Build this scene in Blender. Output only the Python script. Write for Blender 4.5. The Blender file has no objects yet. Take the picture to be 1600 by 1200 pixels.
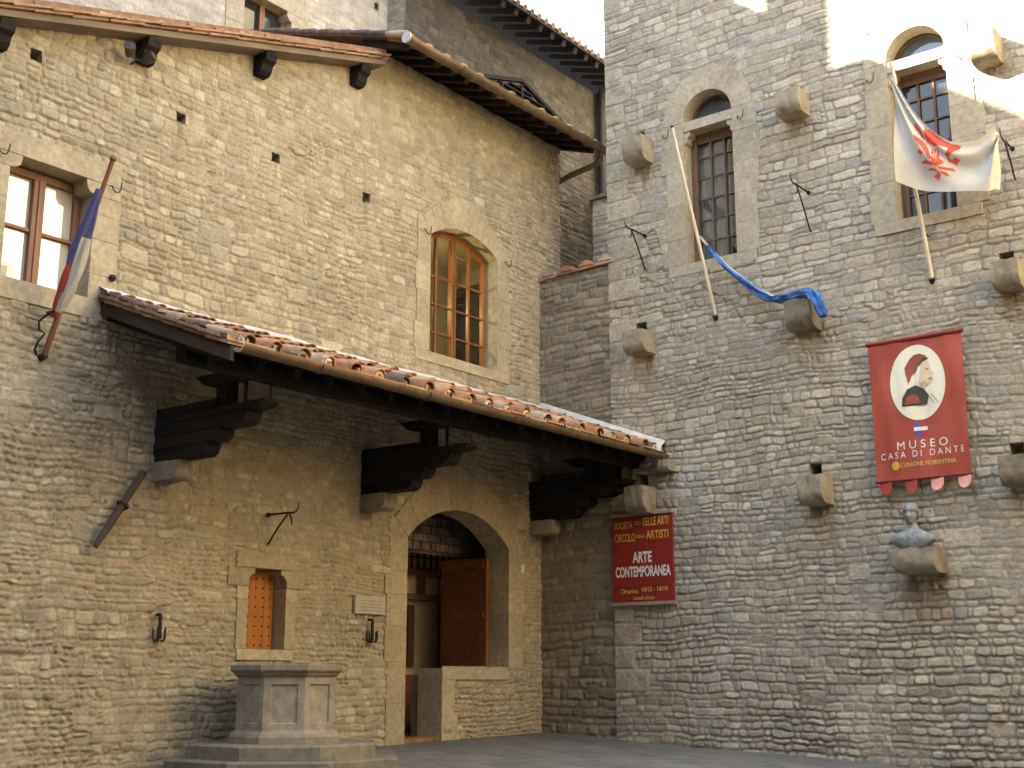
import bpy, math, random
import numpy as np
from mathutils import Vector, Matrix
R = math.radians
random.seed(7)
SC = bpy.context.scene
COL = SC.collection

# ---------------------------------------------------------------- camera, sky, sun, exposure
# axes: x = out from the house front and along the tower front, y = along the house front, z = up
cam_d = bpy.data.cameras.new('camera'); cam = bpy.data.objects.new('camera', cam_d); COL.objects.link(cam)
cam.location = (12.0144, -15.9952, 0.806)
cam.rotation_euler = (R(90 + 13.06), 0, R(38.166))
cam_d.sensor_width = 36; cam_d.lens = 44.62; cam_d.clip_end = 500
SC.camera = cam

SUN_D = Vector((1.0, 0.9, -0.73)).normalized()          # direction the light travels
w = bpy.data.worlds.new('World'); SC.world = w; w.use_nodes = True
wn = w.node_tree; wn.nodes.clear()
sky = wn.nodes.new('ShaderNodeTexSky'); sky.sky_type = 'NISHITA'; sky.sun_disc = False
sky.sun_elevation = math.asin(-SUN_D.z)
sky.sun_rotation = math.atan2(-SUN_D.x, -SUN_D.y)
sky.air_density = 1.0; sky.dust_density = 3.0; sky.ozone_density = 1.0
bg = wn.nodes.new('ShaderNodeBackground'); bg.inputs[1].default_value = 0.06
out = wn.nodes.new('ShaderNodeOutputWorld')
# bright hazy cloud over most of the sky
tc = wn.nodes.new('ShaderNodeTexCoord'); cn = wn.nodes.new('ShaderNodeTexNoise'); cn.inputs['Scale'].default_value = 2.2; cn.inputs['Detail'].default_value = 6
cr = wn.nodes.new('ShaderNodeValToRGB'); cr.color_ramp.elements[0].position = 0.30; cr.color_ramp.elements[0].color = (0.65, 0.65, 0.65, 1); cr.color_ramp.elements[1].position = 0.60; cr.color_ramp.elements[1].color = (0.95, 0.95, 0.95, 1)
cm = wn.nodes.new('ShaderNodeMix'); cm.data_type = 'RGBA'; cm.inputs[7].default_value = (4.3, 5.2, 6.5, 1)
wn.links.new(tc.outputs['Generated'], cn.inputs['Vector']); wn.links.new(cn.outputs['Fac'], cr.inputs[0]); wn.links.new(cr.outputs[0], cm.inputs[0])
wn.links.new(sky.outputs[0], cm.inputs[6]); wn.links.new(cm.outputs[2], bg.inputs[0]); wn.links.new(bg.outputs[0], out.inputs[0])

sl = bpy.data.lights.new('sun', 'SUN'); sl.energy = 5.0; sl.angle = R(0.6); sl.color = (1.0, 0.92, 0.76)
so = bpy.data.objects.new('sun', sl); COL.objects.link(so)
so.rotation_euler = SUN_D.to_track_quat('-Z', 'Y').to_euler(); so.location = (-20, -20, 30)

SC.view_settings.view_transform = 'Standard'; SC.view_settings.look = 'None'
SC.view_settings.gamma = 1.0; SC.view_settings.exposure = 3.35
SC.render.engine = 'CYCLES'
SC.cycles.max_bounces = 8; SC.cycles.diffuse_bounces = 5

# ---------------------------------------------------------------- materials
def rgba(c): return (c[0], c[1], c[2], 1)
class NT:
    def __init__(s, name):
        s.m = bpy.data.materials.new(name); s.m.use_nodes = True
        s.t = s.m.node_tree; s.b = s.t.nodes['Principled BSDF']
        s.b.inputs['Specular IOR Level'].default_value = 0.25
    def n(s, ty, **kw):
        x = s.t.nodes.new(ty)
        for k, v in kw.items(): setattr(x, k, v)
        return x
    def l(s, a, b): s.t.links.new(a, b)
    def coord(s, kind='Object'): return s.n('ShaderNodeTexCoord').outputs[kind]
    def attr(s, a):
        x = s.n('ShaderNodeAttribute'); x.attribute_name = a; return x.outputs['Fac']
    def noise(s, scale, detail=3, rough=0.55, vec=None, stretch=None):
        x = s.n('ShaderNodeTexNoise'); x.inputs['Scale'].default_value = scale
        x.inputs['Detail'].default_value = detail; x.inputs['Roughness'].default_value = rough
        v = vec or s.coord()
        if stretch:
            mp = s.n('ShaderNodeMapping'); mp.inputs['Scale'].default_value = stretch; s.l(v, mp.inputs['Vector']); v = mp.outputs[0]
        s.l(v, x.inputs['Vector']); return x.outputs['Fac']
    def ramp(s, fac, stops, interp='LINEAR'):
        x = s.n('ShaderNodeValToRGB'); x.color_ramp.interpolation = interp
        e = x.color_ramp.elements
        while len(e) < len(stops): e.new(0.5)
        for i, (p, c) in enumerate(stops):
            e[i].position = p; e[i].color = rgba(c) if hasattr(c, '__len__') else (c, c, c, 1)
        s.l(fac, x.inputs[0]); return x.outputs[0]
    def mix(s, fac, a, b, mode='MIX'):
        x = s.n('ShaderNodeMix'); x.data_type = 'RGBA'; x.blend_type = mode
        for sock, v in ((x.inputs[0], fac), (x.inputs[6], a), (x.inputs[7], b)):
            if hasattr(v, 'is_linked'): s.l(v, sock)
            elif hasattr(v, '__len__'): sock.default_value = rgba(v)
            else: sock.default_value = v
        return x.outputs[2]
    def math(s, op, a, b=0.0):
        x = s.n('ShaderNodeMath', operation=op)
        for i, v in enumerate((a, b)):
            if hasattr(v, 'is_linked'): s.l(v, x.inputs[i])
            else: x.inputs[i].default_value = v
        return x.outputs[0]
    def bump(s, h, strength=0.4, dist=0.01):
        x = s.n('ShaderNodeBump'); x.inputs['Strength'].default_value = strength; x.inputs['Distance'].default_value = dist
        s.l(h, x.inputs['Height']); s.l(x.outputs[0], s.b.inputs['Normal'])
    def col(s, c):
        if hasattr(c, 'is_linked'): s.l(c, s.b.inputs['Base Color'])
        else: s.b.inputs['Base Color'].default_value = rgba(c)
    def rough(s, v):
        if hasattr(v, 'is_linked'): s.l(v, s.b.inputs['Roughness'])
        else: s.b.inputs['Roughness'].default_value = v

def stone_mat(name, ramp, pink, grey, mortar, blotch=(0.88, 1.08)):
    k = NT(name); k.rough(0.9)
    tone, hue, mort = k.attr('tone'), k.attr('hue'), k.attr('mort')
    c = k.ramp(tone, ramp)
    c = k.mix(k.ramp(hue, [(0.88, 0), (0.97, 0.75)]), c, pink)
    c = k.mix(k.ramp(hue, [(0.04, 0.8), (0.14, 0)]), c, grey)
    n1 = k.noise(22, 5, 0.65)
    c = k.mix(1.0, c, k.ramp(n1, [(0.3, 0.72), (0.5, 1.0), (0.72, 1.18)]), 'MULTIPLY')
    c = k.mix(mort, c, k.mix(n1, [x * 0.82 for x in mortar], mortar))
    n2 = k.noise(0.9, 4, 0.6)
    c = k.mix(1.0, c, k.ramp(n2, [(0.3, blotch[0]), (0.7, blotch[1])]), 'MULTIPLY')
    n3 = k.noise(5.0, 4, 0.6, stretch=(1, 1, 0.5))
    c = k.mix(1.0, c, k.ramp(n3, [(0.32, 0.88), (0.55, 1.02), (0.8, 1.07)]), 'MULTIPLY')
    c = k.mix(k.attr('stain'), c, k.mix(1.0, c, (0.42, 0.34, 0.24), 'MULTIPLY'))
    k.col(c)
    k.bump(k.math('ADD', k.noise(55, 5, 0.7), k.math('MULTIPLY', k.noise(16, 4, 0.6), 1.4)), 0.75, 0.014)
    return k.m

def tone_mat(name, ramp, rough=0.85, nscale=14, namp=(0.75, 1.15), bump=0.4, bdist=0.006, spec=0.25, stretch=None, bscale=60):
    k = NT(name); k.rough(rough); k.b.inputs['Specular IOR Level'].default_value = spec
    c = k.ramp(k.attr('tone'), ramp)
    n1 = k.noise(nscale, 5, 0.62, stretch=stretch)
    c = k.mix(1.0, c, k.ramp(n1, [(0.3, namp[0]), (0.7, namp[1])]), 'MULTIPLY')
    n2 = k.noise(1.7, 3, 0.6)
    c = k.mix(1.0, c, k.ramp(n2, [(0.3, 0.87), (0.7, 1.1)]), 'MULTIPLY')
    k.col(c)
    if bump: k.bump(k.noise(bscale, 4, 0.65, stretch=stretch), bump, bdist)
    return k.m

def plain_mat(name, c, rough=0.7, metal=0.0, spec=0.3, namp=(0.85, 1.1), nscale=12, bump=0.0):
    k = NT(name); k.rough(rough); k.b.inputs['Metallic'].default_value = metal
    k.b.inputs['Specular IOR Level'].default_value = spec
    n1 = k.noise(nscale, 4, 0.6)
    k.col(k.mix(1.0, c, k.ramp(n1, [(0.3, namp[0]), (0.7, namp[1])]), 'MULTIPLY'))
    if bump: k.bump(k.noise(nscale * 3, 4, 0.6), bump, 0.008)
    return k.m

M = {}
M['stone_warm'] = stone_mat('warm_rubble_stone', [(0.0, (0.275, 0.235, 0.160)), (0.35, (0.345, 0.30, 0.21)), (0.7, (0.40, 0.353, 0.25)), (1.0, (0.48, 0.43, 0.313))],
                            (0.42, 0.32, 0.22), (0.31, 0.29, 0.24), (0.38, 0.335, 0.245))
M['stone_grey'] = stone_mat('grey_rubble_stone', [(0.0, (0.32, 0.281, 0.215)), (0.35, (0.39, 0.346, 0.267)), (0.7, (0.445, 0.398, 0.312)), (1.0, (0.52, 0.47, 0.375))],
                            (0.38, 0.31, 0.245), (0.31, 0.31, 0.295), (0.32, 0.295, 0.245))
M['stone_rear'] = stone_mat('rear_rubble_stone', [(0.0, (0.32, 0.29, 0.245)), (0.5, (0.40, 0.365, 0.31)), (1.0, (0.50, 0.46, 0.40))],
                            (0.44, 0.36, 0.29), (0.36, 0.355, 0.34), (0.44, 0.41, 0.36))
M['stone_brown'] = stone_mat('brown_rubble_stone', [(0.0, (0.19, 0.155, 0.11)), (0.5, (0.26, 0.22, 0.16)), (1.0, (0.35, 0.305, 0.225))],
                             (0.28, 0.21, 0.155), (0.23, 0.22, 0.195), (0.26, 0.225, 0.17))
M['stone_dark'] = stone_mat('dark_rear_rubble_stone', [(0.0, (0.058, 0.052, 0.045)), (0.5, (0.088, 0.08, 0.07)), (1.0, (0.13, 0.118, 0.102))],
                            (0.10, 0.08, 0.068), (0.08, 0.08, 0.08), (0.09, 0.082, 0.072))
M['ashlar_warm'] = tone_mat('dressed_sandstone', [(0, (0.30, 0.255, 0.17)), (0.5, (0.38, 0.325, 0.225)), (1, (0.46, 0.40, 0.28))], bump=0.35)
M['ashlar_grey'] = tone_mat('dressed_pale_sandstone', [(0, (0.31, 0.27, 0.20)), (0.5, (0.38, 0.335, 0.25)), (1, (0.46, 0.41, 0.31))], bump=0.35)
M['corbel'] = tone_mat('weathered_corbel_stone', [(0, (0.22, 0.19, 0.14)), (1, (0.37, 0.325, 0.245))], nscale=7, namp=(0.6, 1.15), bump=0.6, bdist=0.012, bscale=30)
M['well'] = tone_mat('grey_well_stone', [(0, (0.19, 0.165, 0.125)), (1, (0.32, 0.285, 0.225))], nscale=9, namp=(0.7, 1.2), bump=0.4)
M['step'] = tone_mat('worn_step_stone', [(0, (0.15, 0.132, 0.102)), (1, (0.25, 0.225, 0.18))], nscale=8, namp=(0.65, 1.2), bump=0.5)
M['terracotta'] = tone_mat('terracotta_tile', [(0.0, (0.12, 0.095, 0.085)), (0.18, (0.20, 0.12, 0.085)), (0.3, (0.31, 0.15, 0.08)), (0.6, (0.42, 0.205, 0.105)), (0.85, (0.45, 0.265, 0.15)), (1.0, (0.42, 0.34, 0.25))],
                           nscale=11, namp=(0.55, 1.2), bump=0.4, bscale=40)
def weather(m):
    t = m.node_tree; b = t.nodes['Principled BSDF']; old = b.inputs['Base Color'].links[0].from_socket
    co = t.nodes.new('ShaderNodeTexCoord'); n = t.nodes.new('ShaderNodeTexNoise'); n.inputs['Scale'].default_value = 3.5; n.inputs['Detail'].default_value = 7; n.inputs['Roughness'].default_value = 0.7
    r = t.nodes.new('ShaderNodeValToRGB'); r.color_ramp.elements[0].position = 0.55; r.color_ramp.elements[0].color = (0, 0, 0, 1); r.color_ramp.elements[1].position = 0.68; r.color_ramp.elements[1].color = (0.75, 0.75, 0.75, 1)
    x = t.nodes.new('ShaderNodeMix'); x.data_type = 'RGBA'; x.inputs[7].default_value = (0.17, 0.15, 0.11, 1)
    t.links.new(co.outputs['Object'], n.inputs['Vector']); t.links.new(n.outputs['Fac'], r.inputs[0]); t.links.new(r.outputs[0], x.inputs[0]); t.links.new(old, x.inputs[6]); t.links.new(x.outputs[2], b.inputs['Base Color'])
weather(M['terracotta'])
for k_ in ('well', 'step', 'corbel'): weather(M[k_])
M['terracotta_flat'] = tone_mat('terracotta_slab', [(0, (0.17, 0.105, 0.07)), (0.6, (0.30, 0.175, 0.105)), (1, (0.36, 0.235, 0.15))], nscale=9, namp=(0.6, 1.2))
M['tympanum'] = tone_mat('grey_brown_tile', [(0, (0.14, 0.115, 0.09)), (0.7, (0.24, 0.20, 0.165)), (1, (0.30, 0.24, 0.19))], nscale=14, namp=(0.6, 1.2))
M['mortar'] = tone_mat('pale_mortar', [(0, (0.42, 0.38, 0.29)), (1, (0.62, 0.58, 0.47))], nscale=20)
M['flashing'] = plain_mat('pale_mortar_flashing', (0.58, 0.55, 0.53), 0.8, nscale=6, namp=(0.75, 1.1), bump=0.3)
M['zinc'] = plain_mat('zinc_sheet', (0.45, 0.48, 0.52), 0.45, 0.5)
M['wood_dark'] = tone_mat('black_aged_timber', [(0, (0.010, 0.008, 0.007)), (1, (0.028, 0.020, 0.015))], nscale=6, namp=(0.5, 1.5), bump=0.5, stretch=(1, 1, 6))
M['wood_brown'] = tone_mat('brown_timber', [(0, (0.10, 0.06, 0.035)), (1, (0.19, 0.115, 0.065))], nscale=6, namp=(0.6, 1.3), stretch=(1, 1, 0.15))
M['board_grey'] = tone_mat('grey_brown_board', [(0, (0.15, 0.115, 0.08)), (1, (0.22, 0.175, 0.125))], nscale=5, namp=(0.7, 1.2), stretch=(1, 0.15, 1))
M['board_dark'] = tone_mat('dark_brown_board', [(0, (0.025, 0.017, 0.012)), (1, (0.055, 0.035, 0.023))], nscale=5, namp=(0.7, 1.3))
M['wood_orange'] = tone_mat('varnished_window_timber', [(0, (0.17, 0.065, 0.022)), (1, (0.28, 0.11, 0.036))], rough=0.45, nscale=8, namp=(0.7, 1.2), bump=0.15, spec=0.4, stretch=(1, 1, 0.1))
M['wood_red'] = tone_mat('red_brown_window_timber', [(0, (0.14, 0.065, 0.036)), (1, (0.24, 0.115, 0.065))], rough=0.5, nscale=8, bump=0.15, spec=0.4, stretch=(1, 1, 0.1))
M['wood_tower'] = tone_mat('dull_brown_window_timber', [(0, (0.11, 0.065, 0.04)), (1, (0.19, 0.115, 0.072))], rough=0.6, nscale=8, bump=0.2, stretch=(1, 1, 0.1))
M['shutter'] = tone_mat('orange_shutter_timber', [(0, (0.30, 0.105, 0.022)), (1, (0.43, 0.165, 0.036))], rough=0.55, nscale=8, namp=(0.75, 1.15), bump=0.25, stretch=(1, 1, 0.12))
M['door_wood'] = tone_mat('studded_door_timber', [(0, (0.12, 0.045, 0.018)), (1, (0.21, 0.085, 0.032))], rough=0.55, nscale=7, namp=(0.6, 1.25), bump=0.3, stretch=(1, 1, 4))
M['iron'] = plain_mat('black_wrought_iron', (0.025, 0.022, 0.02), 0.6, 0.3, bump=0.3)
M['iron_rust'] = plain_mat('rusty_iron', (0.075, 0.055, 0.045), 0.75, 0.3, nscale=20, bump=0.3)
M['gutter'] = plain_mat('brown_copper_gutter', (0.175, 0.125, 0.075), 0.5, 0.55, nscale=5, namp=(0.7, 1.25))
M['pipe_dark'] = plain_mat('dark_downpipe', (0.03, 0.028, 0.03), 0.6, 0.3)
M['louvre'] = plain_mat('black_louvre_boards', (0.012, 0.012, 0.013), 0.7)
M['bronze'] = plain_mat('patinated_bronze', (0.235, 0.26, 0.275), 0.55, 0.1, nscale=22, namp=(0.55, 1.3), bump=0.3)
M['plaque'] = plain_mat('grey_plaque_stone', (0.40, 0.37, 0.31), 0.8, nscale=14)
M['plaster'] = plain_mat('beige_plaster', (0.78, 0.64, 0.44), 0.9, nscale=2)
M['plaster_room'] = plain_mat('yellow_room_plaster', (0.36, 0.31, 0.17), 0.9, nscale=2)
M['cream'] = plain_mat('cream_facade_plaster', (0.82, 0.715, 0.52), 0.9, nscale=1.5, namp=(0.85, 1.08))
M['ochre'] = plain_mat('ochre_bounce_plaster', (0.84, 0.53, 0.18), 0.9, nscale=1.5, namp=(0.85, 1.08))  # unseen lower storey, colour added to turn the bounced light golden
M['dark_blocker'] = plain_mat('dark_blocker_render', (0.13, 0.10, 0.075), 0.9, nscale=1.5)
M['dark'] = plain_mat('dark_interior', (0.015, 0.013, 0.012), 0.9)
M['pole_white'] = plain_mat('cream_painted_pole', (0.66, 0.60, 0.46), 0.5, nscale=4)
M['pole_wood'] = plain_mat('red_brown_pole', (0.20, 0.085, 0.05), 0.55, nscale=6)
M['cloth_white'] = plain_mat('white_cloth', (0.45, 0.435, 0.40), 0.9, nscale=3, namp=(0.9, 1.05))
M['cloth_red'] = plain_mat('red_cloth', (0.36, 0.06, 0.055), 0.9, nscale=5)
M['cloth_emblem'] = plain_mat('faded_red_emblem', (0.55, 0.075, 0.045), 0.9, nscale=9, namp=(0.75, 1.15))
M['cloth_blue'] = plain_mat('navy_blue_cloth', (0.075, 0.08, 0.18), 0.9, nscale=5)
M['cloth_sky'] = plain_mat('bright_blue_cloth', (0.075, 0.18, 0.46), 0.95, spec=0.03, nscale=9, namp=(0.6, 1.25), bump=1.0)
M['banner_red'] = plain_mat('red_banner_vinyl', (0.34, 0.062, 0.038), 0.45, spec=0.45, nscale=1.6, namp=(0.78, 1.18))
M['banner_dark'] = plain_mat('dark_red_rod', (0.22, 0.025, 0.022), 0.5)
M['banner_pink'] = plain_mat('pink_tab_lining', (0.66, 0.34, 0.31), 0.7)
M['paint_cream'] = plain_mat('cream_print', (0.74, 0.72, 0.60), 0.7, namp=(0.95, 1.03), nscale=5)
M['paint_white'] = plain_mat('white_print', (0.72, 0.70, 0.66), 0.7, namp=(0.92, 1.05))
M['paint_skin'] = plain_mat('pale_skin_print', (0.66, 0.56, 0.38), 0.7, namp=(0.9, 1.05))
M['paint_shade'] = plain_mat('tan_skin_print', (0.50, 0.40, 0.25), 0.7)
M['paint_cap'] = plain_mat('red_cap_print', (0.27, 0.075, 0.045), 0.7)
M['paint_coat'] = plain_mat('dark_coat_print', (0.055, 0.05, 0.045), 0.7)
M['paint_blue'] = plain_mat('blue_print', (0.05, 0.10, 0.35), 0.7)
M['paint_gold'] = plain_mat('gold_print', (0.60, 0.36, 0.07), 0.6)
M['paint_yellow'] = plain_mat('yellow_print', (0.62, 0.44, 0.12), 0.6)
M['sign_red'] = plain_mat('dark_red_sign', (0.235, 0.022, 0.014), 0.5, spec=0.4, nscale=4)
M['sign_bar'] = plain_mat('grey_sign_bar', (0.30, 0.23, 0.20), 0.6)
M['lamp'] = plain_mat('spotlight_housing', (0.07, 0.06, 0.045), 0.5)

def glass_mat(name, c, spec, rough=0.03, metal=0.0, wob=0.02):
    k = NT(name); k.col(c); k.rough(rough); k.b.inputs['Specular IOR Level'].default_value = spec; k.b.inputs['Metallic'].default_value = metal
    k.bump(k.noise(2.0, 2), wob, 0.05); return k.m
M['curtain'] = plain_mat('grey_curtain', (0.16, 0.165, 0.165), 0.9, nscale=3)
M['glass_bright'] = glass_mat('reflection_tinted_glass', (0.62, 0.60, 0.52), 0.9, 0.02, 0.24)  # pale base and metal share stand in for the reflected facade's brightness
M['glass_dark'] = glass_mat('dark_window_glass', (0.03, 0.035, 0.04), 0.6, 0.06)
M['glass_sky'] = glass_mat('lunette_glass', (0.10, 0.12, 0.16), 1.0, 0.04, 0.3)
def clear_glass():
    k = NT('clear_window_glass'); k.t.nodes.remove(k.b)
    tr = k.n('ShaderNodeBsdfTransparent'); gl = k.n('ShaderNodeBsdfGlossy'); gl.inputs['Roughness'].default_value = 0.03
    tr.inputs[0].default_value = (0.85, 0.87, 0.84, 1)
    mx = k.n('ShaderNodeMixShader'); mx.inputs[0].default_value = 0.07
    k.l(tr.outputs[0], mx.inputs[1]); k.l(gl.outputs[0], mx.inputs[2])
    k.l(mx.outputs[0], k.t.nodes['Material Output'].inputs[0]); return k.m
M['glass_clear'] = clear_glass()

def emit_mat():
    k = NT('lit_lamp_globe'); k.b.inputs['Emission Color'].default_value = (1, 0.80, 0.38, 1); k.b.inputs['Emission Strength'].default_value = 26; return k.m
M['globe'] = emit_mat()
def paving_mat():
    k = NT('grey_stone_paving'); k.rough(0.75)
    co = k.coord()
    br = k.n('ShaderNodeTexBrick'); br.inputs['Scale'].default_value = 1.0
    br.inputs['Color1'].default_value = (0.130, 0.131, 0.126, 1); br.inputs['Color2'].default_value = (0.165, 0.166, 0.158, 1); br.inputs['Mortar'].default_value = (0.06, 0.06, 0.058, 1)
    br.inputs['Mortar Size'].default_value = 0.009; br.inputs['Brick Width'].default_value = 0.95; br.inputs['Row Height'].default_value = 0.5
    mp = k.n('ShaderNodeMapping'); mp.inputs['Rotation'].default_value = (0, 0, R(28)); k.l(co, mp.inputs[0])
    k.l(mp.outputs[0], br.inputs['Vector'])
    n1 = k.noise(3, 5, 0.65); n2 = k.noise(30, 4, 0.6)
    c = k.mix(1.0, br.outputs['Color'], k.ramp(n1, [(0.3, 0.72), (0.7, 1.2)]), 'MULTIPLY')
    c = k.mix(1.0, c, k.ramp(n2, [(0.3, 0.85), (0.7, 1.12)]), 'MULTIPLY')
    k.col(c)
    k.bump(k.math('ADD', k.math('MULTIPLY', br.outputs['Fac'], -1.0), k.math('ADD', n2, n1)), 0.5, 0.012)
    return k.m
M['paving'] = paving_mat()

# ---------------------------------------------------------------- helpers
ML = lambda u, z, d=0.0: (d, u, z)            # on the house front
MR = lambda u, z, d=0.0: (u, -d, z)           # on the tower front
ORG = {}
def tag(o, label=None, cat=None, group=None, kind=None):
    if label: o['label'] = label
    if cat: o['category'] = cat
    if group: o['group'] = group
    if kind: o['kind'] = kind
    return o
def empty(name, loc, label, cat, group=None):
    o = bpy.data.objects.new(name, None); COL.objects.link(o); o.location = loc; o.empty_display_size = 0.2
    ORG[o.name] = Vector(loc); return tag(o, label, cat, group)
def link(me, name, mats, parent, base=None):
    o = bpy.data.objects.new(name, me); COL.objects.link(o)
    for m in (mats if isinstance(mats, (list, tuple)) else [mats]): me.materials.append(m)
    if parent is not None:
        o.parent = parent; ORG[o.name] = ORG[parent.name]
    else:
        o.location = base or (0, 0, 0); ORG[o.name] = Vector(base or (0, 0, 0))
    return o
def base_of(parent, base):
    return ORG[parent.name] if parent is not None else Vector(base or (0, 0, 0))

class MB:
    def __init__(s): s.v = []; s.f = []; s.t = []; s.m = []
    def add(s, vs, fs, tone=0.5, mat=0):
        o = len(s.v); s.v += [tuple(p) for p in vs]
        for f in fs: s.f.append([o + i for i in f]); s.t.append(tone); s.m.append(mat)
        return s
    def box(s, a, b, tone=0.5, mat=0):
        x0, x1 = sorted((a[0], b[0])); y0, y1 = sorted((a[1], b[1])); z0, z1 = sorted((a[2], b[2]))
        v = [(x, y, z) for z in (z0, z1) for y in (y0, y1) for x in (x0, x1)]
        return s.add(v, [(0, 2, 3, 1), (4, 5, 7, 6), (0, 1, 5, 4), (2, 6, 7, 3), (0, 4, 6, 2), (1, 3, 7, 5)], tone, mat)
    def prism(s, poly, Mf, d0, d1, tone=0.5, mat=0, ch=0.0):
        """counter-clockwise (u, z) polygon pushed from depth d0 (back) to d1 (front), chamfered in front"""
        n = len(poly); cu = sum(p[0] for p in poly) / n; cz = sum(p[1] for p in poly) / n
        rings = [[Mf(u, z, d0) for u, z in poly], [Mf(u, z, d1 - ch) for u, z in poly]]
        if ch:
            ip = []
            for u, z in poly:
                r = math.hypot(u - cu, z - cz) or 1; k = max(0, 1 - ch * 1.3 / r); ip.append((cu + (u - cu) * k, cz + (z - cz) * k))
            rings.append([Mf(u, z, d1) for u, z in ip])
        v = [p for r in rings for p in r]; f = []
        for k in range(len(rings) - 1):
            for i in range(n):
                j = (i + 1) % n; f.append((k * n + i, k * n + j, (k + 1) * n + j, (k + 1) * n + i))
        f.append(tuple(range((len(rings) - 1) * n, len(rings) * n))); f.append(tuple(reversed(range(n))))
        return s.add(v, f, tone, mat)
    def rect(s, u0, u1, z0, z1, Mf, d0, d1, tone=0.5, mat=0, ch=0.0):
        return s.prism([(u0, z0), (u1, z0), (u1, z1), (u0, z1)], Mf, d0, d1, tone, mat, ch)
    def tube(s, pts, r, n=8, tone=0.5, mat=0, rx=None, cap=True):
        pts = [Vector(p) for p in pts]; k = len(pts); rs = r if hasattr(r, '__len__') else [r] * k
        up = None; v = []
        for i, p in enumerate(pts):
            t = (pts[min(i + 1, k - 1)] - pts[max(i - 1, 0)]).normalized()
            if up is None: up = Vector((0, 0, 1)) if abs(t.z) < 0.9 else Vector((1, 0, 0))
            a = t.cross(up).normalized(); up = a.cross(t).normalized()
            for j in range(n):
                q = 2 * math.pi * j / n; rr = rs[i] * (rx(j, i) if rx else 1)
                v.append(p + a * math.cos(q) * rr + up * math.sin(q) * rr)
        f = [(i * n + j, i * n + (j + 1) % n, (i + 1) * n + (j + 1) % n, (i + 1) * n + j) for i in range(k - 1) for j in range(n)]
        if cap: f += [tuple(reversed(range(n))), tuple(range((k - 1) * n, k * n))]
        return s.add(v, f, tone, mat)
    def bar(s, a, b, w, h, tone=0.5, mat=0, up=(0, 0, 1)):
        a, b = Vector(a), Vector(b); t = (b - a).normalized(); upv = Vector(up)
        sx = t.cross(upv).normalized(); uz = sx.cross(t).normalized()
        v = [p + sx * i * w / 2 + uz * j * h / 2 for p in (a, b) for j in (-1, 1) for i in (-1, 1)]
        return s.add(v, [(0, 1, 3, 2), (4, 6, 7, 5), (0, 4, 5, 1), (2, 3, 7, 6), (0, 2, 6, 4), (1, 5, 7, 3)], tone, mat)
    def sphere(s, c, r, n=10, tone=0.5, mat=0):
        v = []; m = n // 2
        rr = r if hasattr(r, '__len__') else (r, r, r)
        for i in range(m + 1):
            a = math.pi * i / m
            for j in range(n):
                b = 2 * math.pi * j / n; v.append((c[0] + rr[0] * math.sin(a) * math.cos(b), c[1] + rr[1] * math.sin(a) * math.sin(b), c[2] + rr[2] * math.cos(a)))
        return s.add(v, [(i * n + j, (i + 1) * n + j, (i + 1) * n + (j + 1) % n, i * n + (j + 1) % n) for i in range(m) for j in range(n)], tone, mat)
    def rings(s, rings, tone=0.5, mat=0, close=True, caps=True):
        n = len(rings[0]); v = [p for r in rings for p in r]; f = []
        for k in range(len(rings) - 1):
            for i in range(n if close else n - 1):
                j = (i + 1) % n; f.append((k * n + i, k * n + j, (k + 1) * n + j, (k + 1) * n + i))
        if caps: f += [tuple(reversed(range(n))), tuple(range((len(rings) - 1) * n, len(rings) * n))]
        return s.add(v, f, tone, mat)
    def build(s, name, mats, parent=None, base=None, smooth=None, bevel=0.0):
        b = base_of(parent, base)
        me = bpy.data.meshes.new(name)
        me.from_pydata([(p[0] - b.x, p[1] - b.y, p[2] - b.z) for p in s.v], [], s.f); me.update()
        a = me.attributes.new('tone', 'FLOAT', 'FACE'); a.data.foreach_set('value', s.t)
        me.polygons.foreach_set('material_index', s.m)
        if smooth is not None:
            me.polygons.foreach_set('use_smooth', [True] * len(s.f)); me.set_sharp_from_angle(angle=R(smooth))
        o = link(me, name, mats, parent, base)
        if bevel:
            bv = o.modifiers.new('bevel', 'BEVEL'); bv.width = bevel; bv.segments = 2; bv.limit_method = 'ANGLE'; bv.angle_limit = R(40)
        return o

def copy_tree(o, delta, parent=None):
    c = o.copy(); COL.objects.link(c)
    ORG[c.name] = ORG[o.name] + Vector(delta)
    if parent is None: c.location = Vector(o.location) + Vector(delta)
    else: c.parent = parent
    for ch in [x for x in COL.objects if x.parent == o]: copy_tree(ch, (0, 0, 0), c)
    return c

# ---- numpy noise, rubble masonry
def h2(ix, iy, seed):
    v = np.sin(ix * 127.1 + iy * 311.7 + seed * 74.7) * 43758.5453
    return v - np.floor(v)
def vnoise(x, y, seed=0):
    ix, iy = np.floor(x), np.floor(y); fx, fy = x - ix, y - iy
    fx = fx * fx * (3 - 2 * fx); fy = fy * fy * (3 - 2 * fy)
    a = h2(ix, iy, seed) * (1 - fx) + h2(ix + 1, iy, seed) * fx
    b = h2(ix, iy + 1, seed) * (1 - fx) + h2(ix + 1, iy + 1, seed) * fx
    return (a * (1 - fy) + b * fy) * 2 - 1
def fbm(x, y, seed=0, o=3):
    s = 0; a = 1
    for k in range(o): s = s + a * vnoise(x * 2 ** k, y * 2 ** k, seed + k * 17); a *= 0.5
    return s
def sst(e0, e1, x):
    t = np.clip((x - e0) / (e1 - e0), 0, 1); return t * t * (3 - 2 * t)
def inside(u, z, poly):
    r = np.zeros(u.shape, bool); n = len(poly)
    for i in range(n):
        (x0, y0), (x1, y1) = poly[i], poly[(i + 1) % n]
        if y0 == y1: continue
        c = ((y0 > z) != (y1 > z)) & (u < (x1 - x0) * (z - y0) / (y1 - y0) + x0); r ^= c
    return r
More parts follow.
